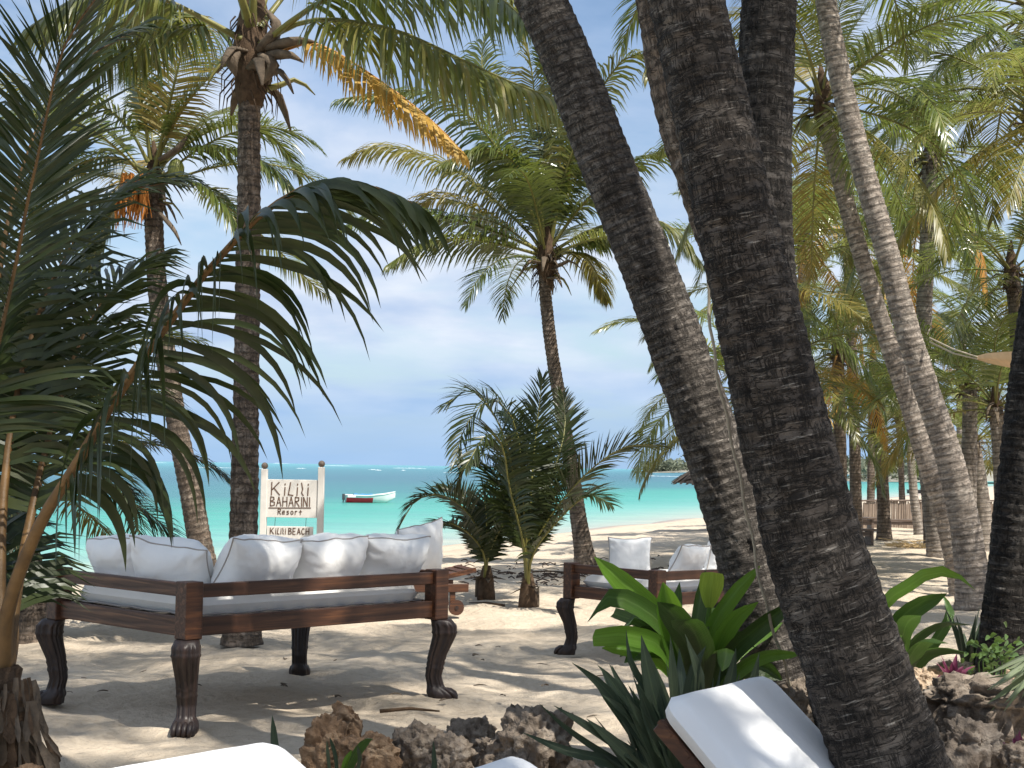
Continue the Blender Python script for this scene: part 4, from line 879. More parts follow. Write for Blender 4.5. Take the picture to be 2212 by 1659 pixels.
mb = MB(); mb.box((-.02, -.012, (zb0+zb1)/2), hw*2-.06, .03, zb1-zb0, None, .004); brd = mb.build('board', M['white_paint'], sign)
xs0, xs1 = -hw+.10, hw-.16
yf = -.012-.015-.003
H_ = zb1-zb0
word(brd, 'KiLili', xs0+.01, xs1+.02, zb0+H_*.585, H_*.34, .016, yf); word(brd, 'BAHARINI', xs0, xs1+.03, zb0+H_*.30, H_*.24, .014, yf); word(brd, 'Resort', xs0+.11, xs1-.08, zb0+H_*.085, H_*.14, .011, yf)
mb = MB(); mb.box(((xs0+xs1)/2, yf, zb0+H_*.255), xs1-xs0+.05, .004, .014, Matrix.Rotation(R(-.8), 3, 'Y')); mb.build('underline', M['letter_paint'], brd)
z1, z0 = sz(1137), sz(1166)
mb = MB(); mb.box((-.02, -.01, (z0+z1)/2), .66, .025, z1-z0, None, .003); hb = mb.build('hanging_board', M['white_paint'], sign)
word(hb, 'KiLili BEACH', -.30, .27, (z0+z1)/2-.015, .085, .012, -.01-.0125-.003)
for x in (-.24, .20):
    mb = MB(); mb.tube([(x, -.01, z1-.01), (x+.006, -.01, zb0+.01)], .004, 5); mb.build('hanging_wire', M['boat_dark'], sign)
# ------------------------------------------------------------------ boats and breakers
def boat(label, c, length, rz, mats, detail=True, name='boat'):
    rt = thing(name, label, 'boat', c, rz, 'boats in the lagoon'); n = 18; ring = 13; vs = []; b = length*.19
    for i in range(n):
        t = i/(n-1); x = (t-.5)*length; hw_ = b*(interp([0, .15, .5, .8, .95, 1], [.82, .95, 1, .72, .28, .02], t)); sh = length*interp([0, .4, .75, 1], [.14, .13, .16, .21], t); kl = -length*.03+length*interp([0, .8, 1], [0, .0, .12], t)
        for k in range(ring):
            a = (k/(ring-1)-.5)*2; y = hw_*(abs(a)**.55)*(1 if a > 0 else -1); z = kl+(sh-kl)*abs(a)**1.9; vs.append((x, y, z))
    fs = [(i*ring+k, (i+1)*ring+k, (i+1)*ring+k+1, i*ring+k+1) for i in range(n-1) for k in range(ring-1)]+[tuple(range(ring))]
    ml = [0]*len(fs)
    for i in range(n-1):
        for k in range(ring-1):
            low = 1 <= k <= ring-3
            if i < 9 and low or (k in (0, ring-2) and 3 <= i < 6 and False): ml[i*(ring-1)+k] = 1
    me = new_mesh('hull', vs, fs, True, mats=ml); obj('hull', me, [M[mats[0]], M[mats[1]]], rt)
    for k in (0, ring-1):
        mb = MB(); mb.tube([Vector(vs[i*ring+k]) for i in range(n)], length*.010, 6); mb.build('gunwale', M[mats[0]], rt, True)
    for t in (.3, .55, .75):
        i = int(t*(n-1)); hwv = abs(vs[i*ring][1]); mb = MB(); mb.box((vs[i*ring][0], 0, vs[i*ring][2]*.75), length*.05, hwv*1.8, length*.01); mb.build('thwart', M[mats[0]], rt)
    if detail:
        mb = MB()                                          # blue tarpaulin over the middle
        rows = [[Vector(((t-.5)*length, y*b*.9, length*(.13+.03*(1-y*y)+.008*math.sin(t*40+y*3)))) for y in (-1, -.5, 0, .5, 1)] for t in np.linspace(.16, .62, 9)]
        V = [p for r in rows for p in r]; mb.add(V, [(i*5+k, i*5+k+1, i*5+k+6, i*5+k+5) for i in range(8) for k in range(4)]); mb.build('tarpaulin', M['boat_blue'], rt, True)
        mb = MB(); mb.box((-length*.54, 0, length*.10), length*.05, length*.05, length*.12, None, .01); mb.tube([(-length*.54, 0, length*.05), (-length*.55, 0, -.1)], length*.012, 6); mb.build('outboard_motor', M['boat_dark'], rt)
        mb = MB(); mb.box((-length*.40, -b*.97, length*.118), length*.16, .012, length*.045, Matrix.Rotation(R(-4), 3, 'Z')); mb.build('name_panel', M['boat_white'], rt)
    return rt
bc = at_z(800, 1086, SEA); boat('small white and red rowing boat moored off the beach', Vector((bc.x, bc.y, SEA+.04)), 108*px(bc.y), R(14), ('boat_white', 'boat_red'))
bc = at_z(1990, 1066, SEA); boat('dark canoe floating beyond the stick fence', Vector((bc.x, bc.y, SEA-.02)), 3.4, R(2), ('boat_dark', 'boat_dark'), False, 'canoe')
rf = random.Random(5); mb = MB()
for (u0, u1, v) in [(412, 500, 1009.5), (590, 625, 1001), (640, 660, 1012), (795, 818, 1014.5), (812, 824, 1016), (540, 575, 1012), (300, 360, 999), (868, 876, 1016), (200, 280, 1002), (960, 1000, 1021), (1370, 1470, 1028), (1500, 1640, 1027), (850, 920, 1011.2), (700, 760, 1006)]:
    a = at_z(u0, v, SEA); d = a.y; w_ = (u1-u0)*px(d); k = 9
    for j in range(k):
        x = a.x+w_*(j+.5)/k; h = d*px(1)*2.4*rf.uniform(.4, 1.0)*math.sin(math.pi*(j+.5)/k)**.5*.28; L = w_/k*rf.uniform(.5, .9)
        mb.tube([(x-L, d+rf.uniform(-2, 2), SEA), (x-L*.4, d, SEA+h*.7), (x+L*.3, d, SEA+h*.8), (x+L, d+1, SEA)], [.05, max(h, .05), max(h*.9, .05), .05], 6)
mb.build('breaking_waves', M['foam'], None, True, kind='stuff', label='white foam of waves breaking on the reef', category='waves')
# far headlands
def headland(x0, x1, d0, d1, h, seed, nm, tree_h, ntree):
    nx, ny = 60, 10; V = []
    for j in range(ny+1):
        for i in range(nx+1):
            x = x0+(x1-x0)*i/nx; y = d0+(d1-d0)*j/ny; e = min(1, i/nx*5)*min(1, (nx-i)/nx*8+.0)*math.sin(math.pi*min(j/ny*.9+.02, 1))**.6
            V.append((x, y, SEA-.6+h*e*(1+.35*math.sin(i*.37+seed)*math.cos(i*.11))+(.6 if e > 0.02 else 0)))
    w = nx+1; F = [(j*w+i, j*w+i+1, (j+1)*w+i+1, (j+1)*w+i) for j in range(ny) for i in range(nx)]
    obj(nm, new_mesh(nm, V, F), M['hill'], kind='structure')
    rnd = random.Random(seed); mb = MB()
    for k in range(ntree):
        i = rnd.randrange(2, nx-1); j = rnd.randrange(1, ny-1); c = Vector(V[j*w+i])
        for q in range(70):
            a = c+Vector((rnd.gauss(0, tree_h*.5), rnd.gauss(0, tree_h*.4), abs(rnd.gauss(.35, .28))*tree_h)); s = tree_h*.16
            o1_, o2_ = Vector((rnd.gauss(0, s), rnd.gauss(0, s), rnd.gauss(0, s))), Vector((rnd.gauss(0, s), rnd.gauss(0, s), rnd.gauss(0, s))); mb.add([a, a+o1_, a+o2_], [(0, 1, 2)])
    mb.build(nm+'_wood', M['far_tree'], None, False, kind='stuff', label='far-off trees covering the headland across the bay', category='trees')
headland(95, 330, 430, 520, 4.0, 3, 'headland', 4.5, 220)
headland(100, 420, 1150, 1300, 6.0, 5, 'far_headland', 9, 160)
# ------------------------------------------------------------------ wooden lounger behind the daybed
def frame_lounger(label, c, rz, cushion=False, back=R(40)):
    rt = thing('wooden_lounger', label, 'sun lounger', c, rz, 'sun loungers'); 
    for y in (-.31, .31):
        mb = MB(); mb.box((0, y, .30), 1.95, .035, .09, None, .004); mb.build('side_rail', M['wood'], rt)
    for x, y in ((-.85, -.31), (-.85, .31)):
        mb = MB(); mb.box((x, y*.93, .125), .06, .04, .27, None, .004); mb.build('leg', M['wood'], rt)
    for y in (-.31, .31):
        mb = MB(); mb.box((.80, y*.93, .17), .06, .04, .20, None, .004); mb.build('leg', M['wood'], rt)
        wm = MB(); wm.tube([(.84, y*1.0-.02, .085), (.84, y*1.0+.02, .085)], .085, 18); w = wm.build('wheel', M['wood'], rt, False)
        wm = MB(); wm.tube([(.84, y-.03, .085), (.84, y+.03, .085)], .022, 10); wm.build('hub', M['wood_dark'], w)
    for i in range(13):
        x = -.9+i*.095; mb = MB(); mb.box((x, 0, .335), .065, .58, .018); mb.build('slat', M['wood'], rt)
    for i in range(7):
        s = .06+i*.105; mb = MB(); mb.box((.33+s*math.cos(back), 0, .345+s*math.sin(back)), .065, .58, .018, Matrix.Rotation(-back, 3, 'Y')); mb.build('slat', M['wood'], rt)
    for y in (-.27, .27):
        mb = MB(); s = .38; mb.box((.33+s*math.cos(back), y, .325+s*math.sin(back)), .76, .03, .05, Matrix.Rotation(-back, 3, 'Y')); mb.build('back_rail', M['wood'], rt)
    return rt
g = G(955, 1330); frame_lounger('bare wooden lounger with wheels standing behind the large daybed', Vector((g.x-.74, g.y+.0, g.z+.01)), R(18), back=R(13))
# white loungers in front: cushion over a raised backrest
def white_lounger(label, tl, tr, back_deg, seed, clabel):
    """tl, tr: world points of the two top corners of the backrest (upper surface)"""
    wv = tr-tl; wv.z = 0; wid = wv.length; wu = wv.normalized(); f = Vector((wu.y, -wu.x, 0))       # f: down towards the foot end
    bl = .80; b = R(back_deg); topz = (tl.z+tr.z)/2; hip = (tl+tr)/2+f*(bl*math.cos(b)); hip.z = topz-bl*math.sin(b)
    gz = ground(hip.x, hip.y); rz = math.atan2(f.y, f.x); base = Vector((hip.x, hip.y, gz))
    rt = thing('cushioned_lounger', label, 'sun lounger', base, rz, 'sun loungers'); hz = hip.z-gz-.10
    Lf = 1.15
    for y in (-wid/2+.03, wid/2-.03):
        mb = MB(); mb.box(((Lf-.75)/2, y, hz-.06), Lf+.75, .04, .09, None, .004); mb.build('side_rail', M['wood'], rt)
        for x in (-.62, Lf-.12): mb = MB(); mb.box((x, y, (hz-.1)/2), .06, .045, hz-.1+.02, None, .004); mb.build('leg', M['wood'], rt)
        mb = MB(); mb.box((-bl*.5*math.cos(b), y*.93, hz+bl*.5*math.sin(b)-.025), bl-.03, .03, .055, Matrix.Rotation(b, 3, 'Y'), .004); mb.build('back_rail', M['wood'], rt)
    for i in range(8):
        s = .04+i*.1; mb = MB(); mb.box((-s*math.cos(b), 0, hz+s*math.sin(b)-.004), .07, wid-.08, .016, Matrix.Rotation(b, 3, 'Y')); mb.build('slat', M['wood'], rt)
    for i in range(11):
        mb = MB(); mb.box((.06+i*.1, 0, hz), .07, wid-.08, .016); mb.build('slat', M['wood'], rt)
    mb = MB(); mb.tube([(-bl*.55*math.cos(b), -wid*.4, hz+bl*.55*math.sin(b)-.05), (-.52, -wid*.4, hz-.05)], .014, 6); mb.build('prop', M['wood'], rt)
    # cushion: bent soft slab
    nx, ny = 64, 22; T = .12; pts = []; tot = bl+Lf
    for sd in (1, -1):
        for i in range(nx+1):
            for j in range(ny+1):
                s = i/nx; s = s*.8+.2*(.5-.5*math.cos(math.pi*s)); y = -1+2*j/ny; y = y*.6+.4*math.sin(y*math.pi/2); a = -1+2*s
                h = max(1-abs(a)**30, 0)**.4*max(1-abs(y)**12, 0)**.4
                rc_ = .085; cx = max(abs(a)-(1-rc_/(tot/2)), 0)/(rc_/(tot/2)); yy = y*(1-(1-math.sqrt(max(1-cx*cx, 0)))*rc_/(wid/2))
                d = s*tot-bl; off = T/2+sd*T/2*h+.01
                if d < -.0: X, Z = d*math.cos(b), -d*math.sin(b); nxv, nzv = math.sin(b), math.cos(b)
                else: X, Z = d, 0; nxv, nzv = 0, 1
                k = max(0, 1-abs(d)/.12); m1 = (nxv*(1-.5*k), nzv); 
                pts.append((X+m1[0]*off, yy*wid/2, hz+.008+Z+m1[1]*off))
    p = np.array(pts); p[:, 2] += .006*fbm(p*[2.2, 2.2, 2.2], 3, seed)
    w = ny+1; fs = []
    for t in (0, 1):
        b0_ = t*w*(nx+1)
        for i in range(nx):
            for j in range(ny):
                q = (b0_+i*w+j, b0_+(i+1)*w+j, b0_+(i+1)*w+j+1, b0_+i*w+j+1); fs.append(q if t == 0 else q[::-1])
    cu = obj('lounger_cushion', new_mesh('lounger_cushion', p, fs, True), M['lounger_cloth']); tag(cu, clabel, 'cushion', 'lounger cushions'); cu.location = base; cu.rotation_euler = (0, 0, rz)
white_lounger('wooden lounger with its backrest raised beside the sword-leaf plant', at_z(1402, 1488, .85), at_z(1618, 1436, .85), 43, 4, 'white cushion on the raised lounger beside the sword-leaf plant')
white_lounger('low wooden lounger in front of the large daybed', at_z(110, 1672, .80), at_z(572, 1594, .80), 24, 6, 'white cushion on the lounger in front of the large daybed')
white_lounger('low wooden lounger in front of the grey coral rocks', at_z(880, 1676, .80), at_z(1078, 1616, .80), 30, 8, 'white cushion corner on the lounger before the grey coral rocks')
# ------------------------------------------------------------------ rocks
import bmesh
def ico(sub):
    bm = bmesh.new(); bmesh.ops.create_icosphere(bm, subdivisions=sub, radius=1); v = np.array([q.co[:] for q in bm.verts]); f = [[q.index for q in k.verts] for k in bm.faces]; bm.free(); return v, f
IV, IF = ico(5)
def rock(u, v, d, wpx, hpx, m, seed, label, depth=None, sit=True):
    c = P(u, v, d); sx, sz_ = wpx*px(d)/2, hpx*px(d)/2; sy = depth or sx*.9; V = IV.copy()
    V *= (1+.30*vnoise(IV*1.3+seed*3.1, seed)+.20*fbm(IV*2.6+seed, 3, seed+2))[:, None]
    pits = fbm(IV*6+seed, 3, seed+5); V *= (1+.12*pits-.22*np.clip(vnoise(IV*6.5+seed, seed+9)-.2, 0, 1)*1.6-.09*np.abs(vnoise(IV*13, seed+1)))[:, None]
    V = V*[sx, sy, sz_]; gz = ground(c.x, c.y)
    lo = V[:, 2].min()+c.z
    if lo > gz-.03: V[:, 2] = np.where(V[:, 2] < 0, V[:, 2]*((c.z-gz+.05)/max(-V[:, 2].min(), 1e-3)), V[:, 2])
    o = obj('coral_rock', new_mesh('coral_rock', V, IF, True), M[m]); o.location = c; tag(o, label, 'rock', 'coral rocks edging the terrace')
for a in [(700, 1612, 7.9, 100, 110, 'rock_orange', 1, 'orange-brown coral rock in front of the daybed, beside the lounger cushion'), (742, 1560, 8.2, 80, 70, 'rock_orange', 2, 'knobbly orange coral rock perched at the back of the orange ones'), (800, 1628, 7.7, 120, 96, 'rock_orange', 3, 'brown coral rock behind the cut green leaf'),
          (905, 1622, 7.9, 120, 120, 'rock_grey', 4, 'tall grey coral rock between orange rocks and the pair of grey ones'), (968, 1636, 7.8, 105, 90, 'rock_grey', 5, 'low grey coral rock beside the tall grey one'), (1022, 1604, 8.2, 115, 100, 'rock_grey', 6, 'peaked grey coral rock behind the middle lounger cushion'), (1085, 1632, 7.9, 110, 84, 'rock_grey', 7, 'grey coral rock next to the big boulder'),
          (1165, 1600, 7.8, 160, 150, 'rock_grey', 8, 'big dark boulder left of the sword-leaf plant'), (1105, 1655, 7.0, 70, 70, 'rock_grey', 9, 'small brown coral rock at the foot of the big boulder'), (1252, 1662, 6.8, 60, 46, 'rock_pale', 10, 'small pale coral rock in front of the sword-leaf plant'),
          (1998, 1478, 8.6, 80, 70, 'rock_pale', 11, 'pale coral rock under the purple plant'), (2120, 1520, 7.6, 270, 100, 'rock_grey', 12, 'long grey slab rock below the purple plant'), (2090, 1616, 6.9, 150, 120, 'rock_grey', 13, 'round pitted grey rock below the long slab'), (2205, 1480, 8.4, 90, 60, 'rock_pale', 14, 'pale coral rock at the roots of the striped plant'),
          (2210, 1650, 6.8, 110, 90, 'rock_grey', 15, 'grey coral rock beside the round pitted one'), (2190, 1570, 7.6, 110, 80, 'rock_orange', 16, 'brown coral rock behind the round pitted one'), (1735, 1510, 8.0, 90, 90, 'rock_grey', 17, 'brown rock between the two leaning trunks'), (1748, 1556, 7.0, 28, 24, 'rock_pale', 18, 'tiny pale coral stone beside the broad leaning trunk'), (2065, 1450, 9.2, 90, 50, 'rock_pale', 19, 'pale coral rock behind the purple plant'),
          (1700, 1420, 8.9, 60, 60, 'rock_pale', 20, 'pale coral rock behind the slanting trunk foot'), (60, 1672, 5.6, 60, 40, 'rock_orange', 21, 'small orange coral rock at the shaggy palm foot')]:
    rock(*a)
# ------------------------------------------------------------------ plants
def plant(name, label, u, v, d, group=None):
    b = P(u, v, d); b.z = ground(b.x, b.y); return thing(name, label, 'plant', b, 0, group)
def pxleaf(root, pts, ds, w_px, m, rnd, fold=.3, prof=None, name='leaf', turn=None):
    k = len(pts); dl = [interp(np.linspace(0, 1, len(ds)), ds, i/(k-1)) for i in range(k)]; pp = [P(u, v, q)-root.location for (u, v), q in zip(pts, dl)]
    T = (pp[-1]-pp[0]).normalized(); view = Vector((0, 1, 0)); side = T.cross(view)
    side = Matrix.Rotation(rnd.uniform(-.7, .7) if turn is None else turn, 3, T)@side
    return obj(name, blade_mesh(pp, w_px*px(ds[0]), side, 12, fold, prof), M[m], root)
rl = random.Random(12)
lily = plant('spider_lily', 'lily clump with broad bright green strap leaves before the smaller daybed', 1500, 1560, 8.0)
strap = lambda t: interp([0, .15, .5, .8, .95, 1], [.35, .55, 1, .95, .5, .04], t)
cut = lambda t: interp([0, .2, .6, .9, 1], [.3, .6, 1, 1, .85], t)
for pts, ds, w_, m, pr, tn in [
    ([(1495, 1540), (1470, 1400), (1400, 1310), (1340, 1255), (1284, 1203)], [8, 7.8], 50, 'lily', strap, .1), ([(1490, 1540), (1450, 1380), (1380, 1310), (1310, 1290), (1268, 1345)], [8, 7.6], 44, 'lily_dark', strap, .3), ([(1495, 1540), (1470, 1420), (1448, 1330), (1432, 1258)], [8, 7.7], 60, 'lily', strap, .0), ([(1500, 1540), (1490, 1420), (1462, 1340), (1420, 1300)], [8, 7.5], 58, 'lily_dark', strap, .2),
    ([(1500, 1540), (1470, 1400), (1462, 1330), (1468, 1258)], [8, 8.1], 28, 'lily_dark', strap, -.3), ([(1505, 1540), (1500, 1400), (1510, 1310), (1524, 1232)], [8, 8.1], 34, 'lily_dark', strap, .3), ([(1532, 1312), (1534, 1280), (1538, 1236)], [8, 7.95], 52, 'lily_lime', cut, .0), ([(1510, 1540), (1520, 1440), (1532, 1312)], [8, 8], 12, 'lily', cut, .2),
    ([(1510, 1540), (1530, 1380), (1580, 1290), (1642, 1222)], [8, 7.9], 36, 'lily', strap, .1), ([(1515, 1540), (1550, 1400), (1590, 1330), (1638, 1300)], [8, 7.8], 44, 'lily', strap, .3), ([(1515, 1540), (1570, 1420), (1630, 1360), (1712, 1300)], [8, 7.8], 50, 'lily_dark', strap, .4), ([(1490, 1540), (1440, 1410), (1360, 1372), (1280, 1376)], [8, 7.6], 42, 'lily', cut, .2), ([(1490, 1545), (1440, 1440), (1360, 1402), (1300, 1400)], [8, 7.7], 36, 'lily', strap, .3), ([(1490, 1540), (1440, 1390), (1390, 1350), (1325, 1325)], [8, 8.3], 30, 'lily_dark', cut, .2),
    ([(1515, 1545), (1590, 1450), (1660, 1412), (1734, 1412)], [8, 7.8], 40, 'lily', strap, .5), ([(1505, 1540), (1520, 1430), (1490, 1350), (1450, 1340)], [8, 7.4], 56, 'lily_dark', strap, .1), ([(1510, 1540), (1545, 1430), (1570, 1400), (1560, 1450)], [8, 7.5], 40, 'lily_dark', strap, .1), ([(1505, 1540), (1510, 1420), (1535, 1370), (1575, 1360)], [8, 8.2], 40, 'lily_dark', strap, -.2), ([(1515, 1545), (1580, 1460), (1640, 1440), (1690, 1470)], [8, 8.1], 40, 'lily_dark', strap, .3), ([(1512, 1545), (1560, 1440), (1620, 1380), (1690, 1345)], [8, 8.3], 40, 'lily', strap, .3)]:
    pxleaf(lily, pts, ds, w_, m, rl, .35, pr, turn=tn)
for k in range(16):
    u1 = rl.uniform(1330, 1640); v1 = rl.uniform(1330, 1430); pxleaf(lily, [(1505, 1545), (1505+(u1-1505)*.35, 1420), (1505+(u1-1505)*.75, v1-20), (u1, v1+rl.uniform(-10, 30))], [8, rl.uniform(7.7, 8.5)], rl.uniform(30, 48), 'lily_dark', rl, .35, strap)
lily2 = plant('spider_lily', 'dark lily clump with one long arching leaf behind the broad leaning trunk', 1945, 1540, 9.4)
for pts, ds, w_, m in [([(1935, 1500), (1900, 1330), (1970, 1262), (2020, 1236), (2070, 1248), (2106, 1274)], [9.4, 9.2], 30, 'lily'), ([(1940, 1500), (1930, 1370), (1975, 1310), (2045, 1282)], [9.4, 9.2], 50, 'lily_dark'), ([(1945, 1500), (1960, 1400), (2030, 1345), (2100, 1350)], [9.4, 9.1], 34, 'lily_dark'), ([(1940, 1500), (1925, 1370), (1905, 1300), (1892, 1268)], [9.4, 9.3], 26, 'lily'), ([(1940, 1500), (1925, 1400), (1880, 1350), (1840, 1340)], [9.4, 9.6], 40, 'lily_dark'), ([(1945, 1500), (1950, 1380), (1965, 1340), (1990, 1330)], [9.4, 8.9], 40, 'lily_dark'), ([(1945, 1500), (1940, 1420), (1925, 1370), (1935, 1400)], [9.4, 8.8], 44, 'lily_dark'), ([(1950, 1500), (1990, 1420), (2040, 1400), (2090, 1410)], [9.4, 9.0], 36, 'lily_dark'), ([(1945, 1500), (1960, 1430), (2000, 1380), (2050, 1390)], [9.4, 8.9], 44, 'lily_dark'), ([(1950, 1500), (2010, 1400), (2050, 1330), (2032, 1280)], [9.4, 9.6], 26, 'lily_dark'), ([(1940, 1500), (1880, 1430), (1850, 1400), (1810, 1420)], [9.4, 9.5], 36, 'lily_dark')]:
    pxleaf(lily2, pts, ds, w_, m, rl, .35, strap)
yuc = plant('sword_leaf_plant', 'clump of stiff blue-green sword leaves before the raised white lounger', 1500, 1760, 7.0)
sword = lambda t: interp([0, .1, .45, .8, 1], [.7, .85, 1, .62, .02], t)
for k in range(62):
    az = rl.uniform(0, 6.283); r_ = rl.uniform(.02, .22); tip = rl.uniform(.12, 1.0); b = Vector((math.cos(az)*r_, math.sin(az)*r_*.8, .02)); L = rl.uniform(.5, .82)*(1.02-.2*tip)
    e = R(86-58*tip**1.3); dr = Vector((math.cos(az)*math.cos(e), math.sin(az)*math.cos(e), math.sin(e))); t = b+dr*L; md = b+dr*L*.5+Vector((0, 0, .05*L))
    side = Vector((-math.sin(az), math.cos(az), 0)); side = Matrix.Rotation(rl.uniform(-.9, .9), 3, dr)@side
    obj('leaf', blade_mesh([b, md, t+Vector((0, 0, -.06*tip))], rl.uniform(.040, .062), side, 9, .45, sword), M['yucca'], yuc)
for pts, w_ in [([(1480, 1690), (1400, 1600), (1300, 1480), (1236, 1432)], 22), ([(1480, 1700), (1380, 1560), (1320, 1470), (1290, 1436)], 24), ([(1470, 1720), (1330, 1640), (1230, 1575), (1165, 1520)], 16), ([(1480, 1710), (1380, 1640), (1270, 1570), (1196, 1524)], 18), ([(1470, 1720), (1330, 1650), (1220, 1620), (1128, 1582)], 18), ([(1490, 1700), (1430, 1560), (1400, 1450), (1385, 1372)], 34), ([(1490, 1700), (1460, 1560), (1450, 1450), (1448, 1375)], 26), ([(1500, 1700), (1490, 1560), (1500, 1450), (1525, 1395)], 28), ([(1500, 1700), (1540, 1580), (1575, 1480), (1590, 1400)], 26), ([(1490, 1700), (1430, 1540), (1365, 1440), (1352, 1360)], 16), ([(1490, 1700), (1470, 1600), (1510, 1480), (1480, 1370)], 22), ([(1500, 1700), (1560, 1600), (1620, 1490), (1640, 1410)], 24), ([(1495, 1700), (1400, 1590), (1340, 1530), (1300, 1500)], 20)]:
    pxleaf(yuc, pts, [7.0, 6.9], w_*1.5, 'yucca', rl, .4, sword)
for k in range(34):
    u1 = rl.uniform(1250, 1640); v1 = 1385+abs(u1-1450)*.42+rl.uniform(-10, 110); d1 = rl.uniform(6.8, 7.3); u0 = 1490+(u1-1450)*.25
    pxleaf(yuc, [(u0, 1715), (u0*.55+u1*.45+rl.uniform(-12, 12), 1715*.5+v1*.5), (u1, v1)], [7.05, d1], rl.uniform(26, 42), 'yucca', rl, .4, sword)
def spiky(label, u, v, d, leaves, L, w_, m, name, seed, lo=30, hi=85):
    rt = plant(name, label, u, v, d); r2_ = random.Random(seed); off = P(u, v, d)-rt.location
    for k in range(leaves):
        az = r2_.uniform(0, 6.283); e = R(r2_.uniform(lo, hi)); l = L*r2_.uniform(.6, 1.1); dr = Vector((math.cos(az)*math.cos(e), math.sin(az)*math.cos(e), math.sin(e)))
        b = off*.0+Vector((dr.x*.02, dr.y*.02, max(off.z-.02, 0)))
        obj('leaf', blade_mesh([b, b+dr*l*.55+Vector((0, 0, .03*l)), b+dr*l+Vector((0, 0, -.22*l*math.cos(e)))], w_*r2_.uniform(.8, 1.2), Vector((-math.sin(az), math.cos(az), r2_.gauss(0, .3))), 8, .4, sword), M[m], rt)
    if off.z > .06:
        mb = MB(); mb.tube([(0, 0, -.02), (0, 0, off.z)], .018, 6); mb.build('stem', M['fibre'], rt, True)
    return rt
spiky('stiff upright sword-leaf plant against the black shaded trunk', 2092, 1470, 9.4, 22, .50, .05, 'yucca', 'sword_leaf_plant', 51, 55, 88)
spiky('purple-leaved rosette on the long slab rock', 2058, 1472, 7.9, 26, .17, .035, 'purple', 'purple_plant', 52, 10, 75)
spiky('small purple rosette beside the brown coral rock', 2200, 1632, 7.0, 16, .14, .03, 'purple', 'purple_plant', 53, 20, 80)
st = plant('striped_plant', 'plant with long pale striped leaves in the rock garden', 2290, 1480, 7.6)
for k in range(26):
    u1 = rl.uniform(2120, 2230); v1 = rl.uniform(1440, 1560); pxleaf(st, [(2290, 1480), (2240, 1440+rl.uniform(-20, 20)+(v1-1500)*.3), (u1, v1)], [7.6, 7.3+rl.uniform(-.2, .3)], rl.uniform(12, 22), 'stripe', rl, .4, sword)
hb_ = plant('leafy_herb', 'small leafy herb at the foot of the black shaded trunk', 2140, 1470, 8.3)
for k in range(90):
    u = 2150+rl.gauss(0, 32); v = 1415+rl.gauss(0, 30); d = 8.3+rl.uniform(-.2, .2); a = rl.uniform(0, 6.28); l = 16
    pxleaf(hb_, [(u, v), (u+math.cos(a)*l*.5, v+math.sin(a)*l*.4-3), (u+math.cos(a)*l, v+math.sin(a)*l*.7)], [d, d-.05], 9, 'herb', rl, .3)
for k in range(7):
    mb = MB(); mb.tube([Vector((rl.gauss(0, .02), rl.gauss(0, .02), 0)), P(2150+rl.gauss(0, 25), 1430, 8.3)-hb_.location, P(2150+rl.gauss(0, 35), 1390, 8.3)-hb_.location], .005, 4); mb.build('stem', M['herb'], hb_, True)
cl = plant('cut_leaf_plant', 'green plant with a bent cut leaf among the orange rocks', 735, 1720, 7.3)
for pts, w_, m in [([(725, 1720), (760, 1640), (790, 1598), (806, 1596)], 26, 'lily_dark'), ([(730, 1720), (725, 1640), (712, 1592)], 9, 'yucca'), ([(735, 1720), (745, 1650), (760, 1620)], 12, 'lily'), ([(720, 1720), (712, 1660), (706, 1600)], 8, 'yucca'), ([(740, 1720), (775, 1650), (772, 1610)], 10, 'yucca')]: pxleaf(cl, pts, [7.3, 7.2], w_, m, rl, .35, strap)
sp1 = plant('grass_shoot', 'single green shoot beside the near carved leg', 597, 1700, 7.4); pxleaf(sp1, [(597, 1690), (592, 1600), (588, 1545)], [7.4, 7.4], 20, 'yucca', rl, .4, sword)
sp2 = plant('grass_shoot', 'single green shoot before the grey coral rocks', 938, 1720, 7.0); pxleaf(sp2, [(940, 1720), (938, 1650), (936, 1600)], [7, 7], 14, 'yucca', rl, .4, sword)
# ------------------------------------------------------------------ fence, bench, hammock, rope, parasol, debris
fa, fb = G(1815, 1142), G(2175, 1136); fdir = (fb-fa); flen = fdir.length; fu = fdir.normalized()
fence = thing('stick_fence', 'low fence of upright dry sticks at the far end of the sand', 'fence', fa, math.atan2(fu.y, fu.x)); rfn = random.Random(3)
nst = int(flen/.055); fh = 62*px(fa.y)
stick_me = []
for q in range(6):
    mb = MB(); r_ = .022+.004*q; mb.tube([(0, 0, -.1), (rfn.gauss(0, .01), rfn.gauss(0, .008), fh*.5), (rfn.gauss(0, .015), 0, fh*(1-.03*q))], [r_, r_*.95, r_*.85], 6); me = new_mesh('stick', mb.v, mb.f, False); me.materials.append(M['wood_grey']); stick_me.append(me)
for i in range(min(nst, 290)):
    o = obj('stick', rfn.choice(stick_me), None, fence); o.location = (i*flen/nst, rfn.gauss(0, .012), rfn.uniform(-.03, .02)); o.rotation_euler = (0, rfn.gauss(0, .015), rfn.uniform(0, 6))
for z in (fh*.22, fh*.97):
    mb = MB(); mb.tube([(0, -.05, z), (flen*.5, -.055, z+.01), (flen, -.05, z)], .03, 6); mb.build('rail', M['wood_plank'], fence)
def bench(label, u, v, L, H, W_, rz, m):
    g = G(u, v); rt = thing('wooden_bench', label, 'bench', g, rz, 'benches by the fence'); mb = MB(); mb.box((0, 0, H), L, W_, .05, None, .005); mb.build('seat', M[m], rt)
    for x in (-L*.4, L*.4):
        mb = MB(); mb.box((x, 0, H/2-.02), .07, W_*.8, H, None, .005); mb.build('leg', M[m], rt)
    mb = MB(); mb.box((0, -W_*.3, H*.72), L*.8, .03, H*.3); mb.build('apron', M[m], rt)
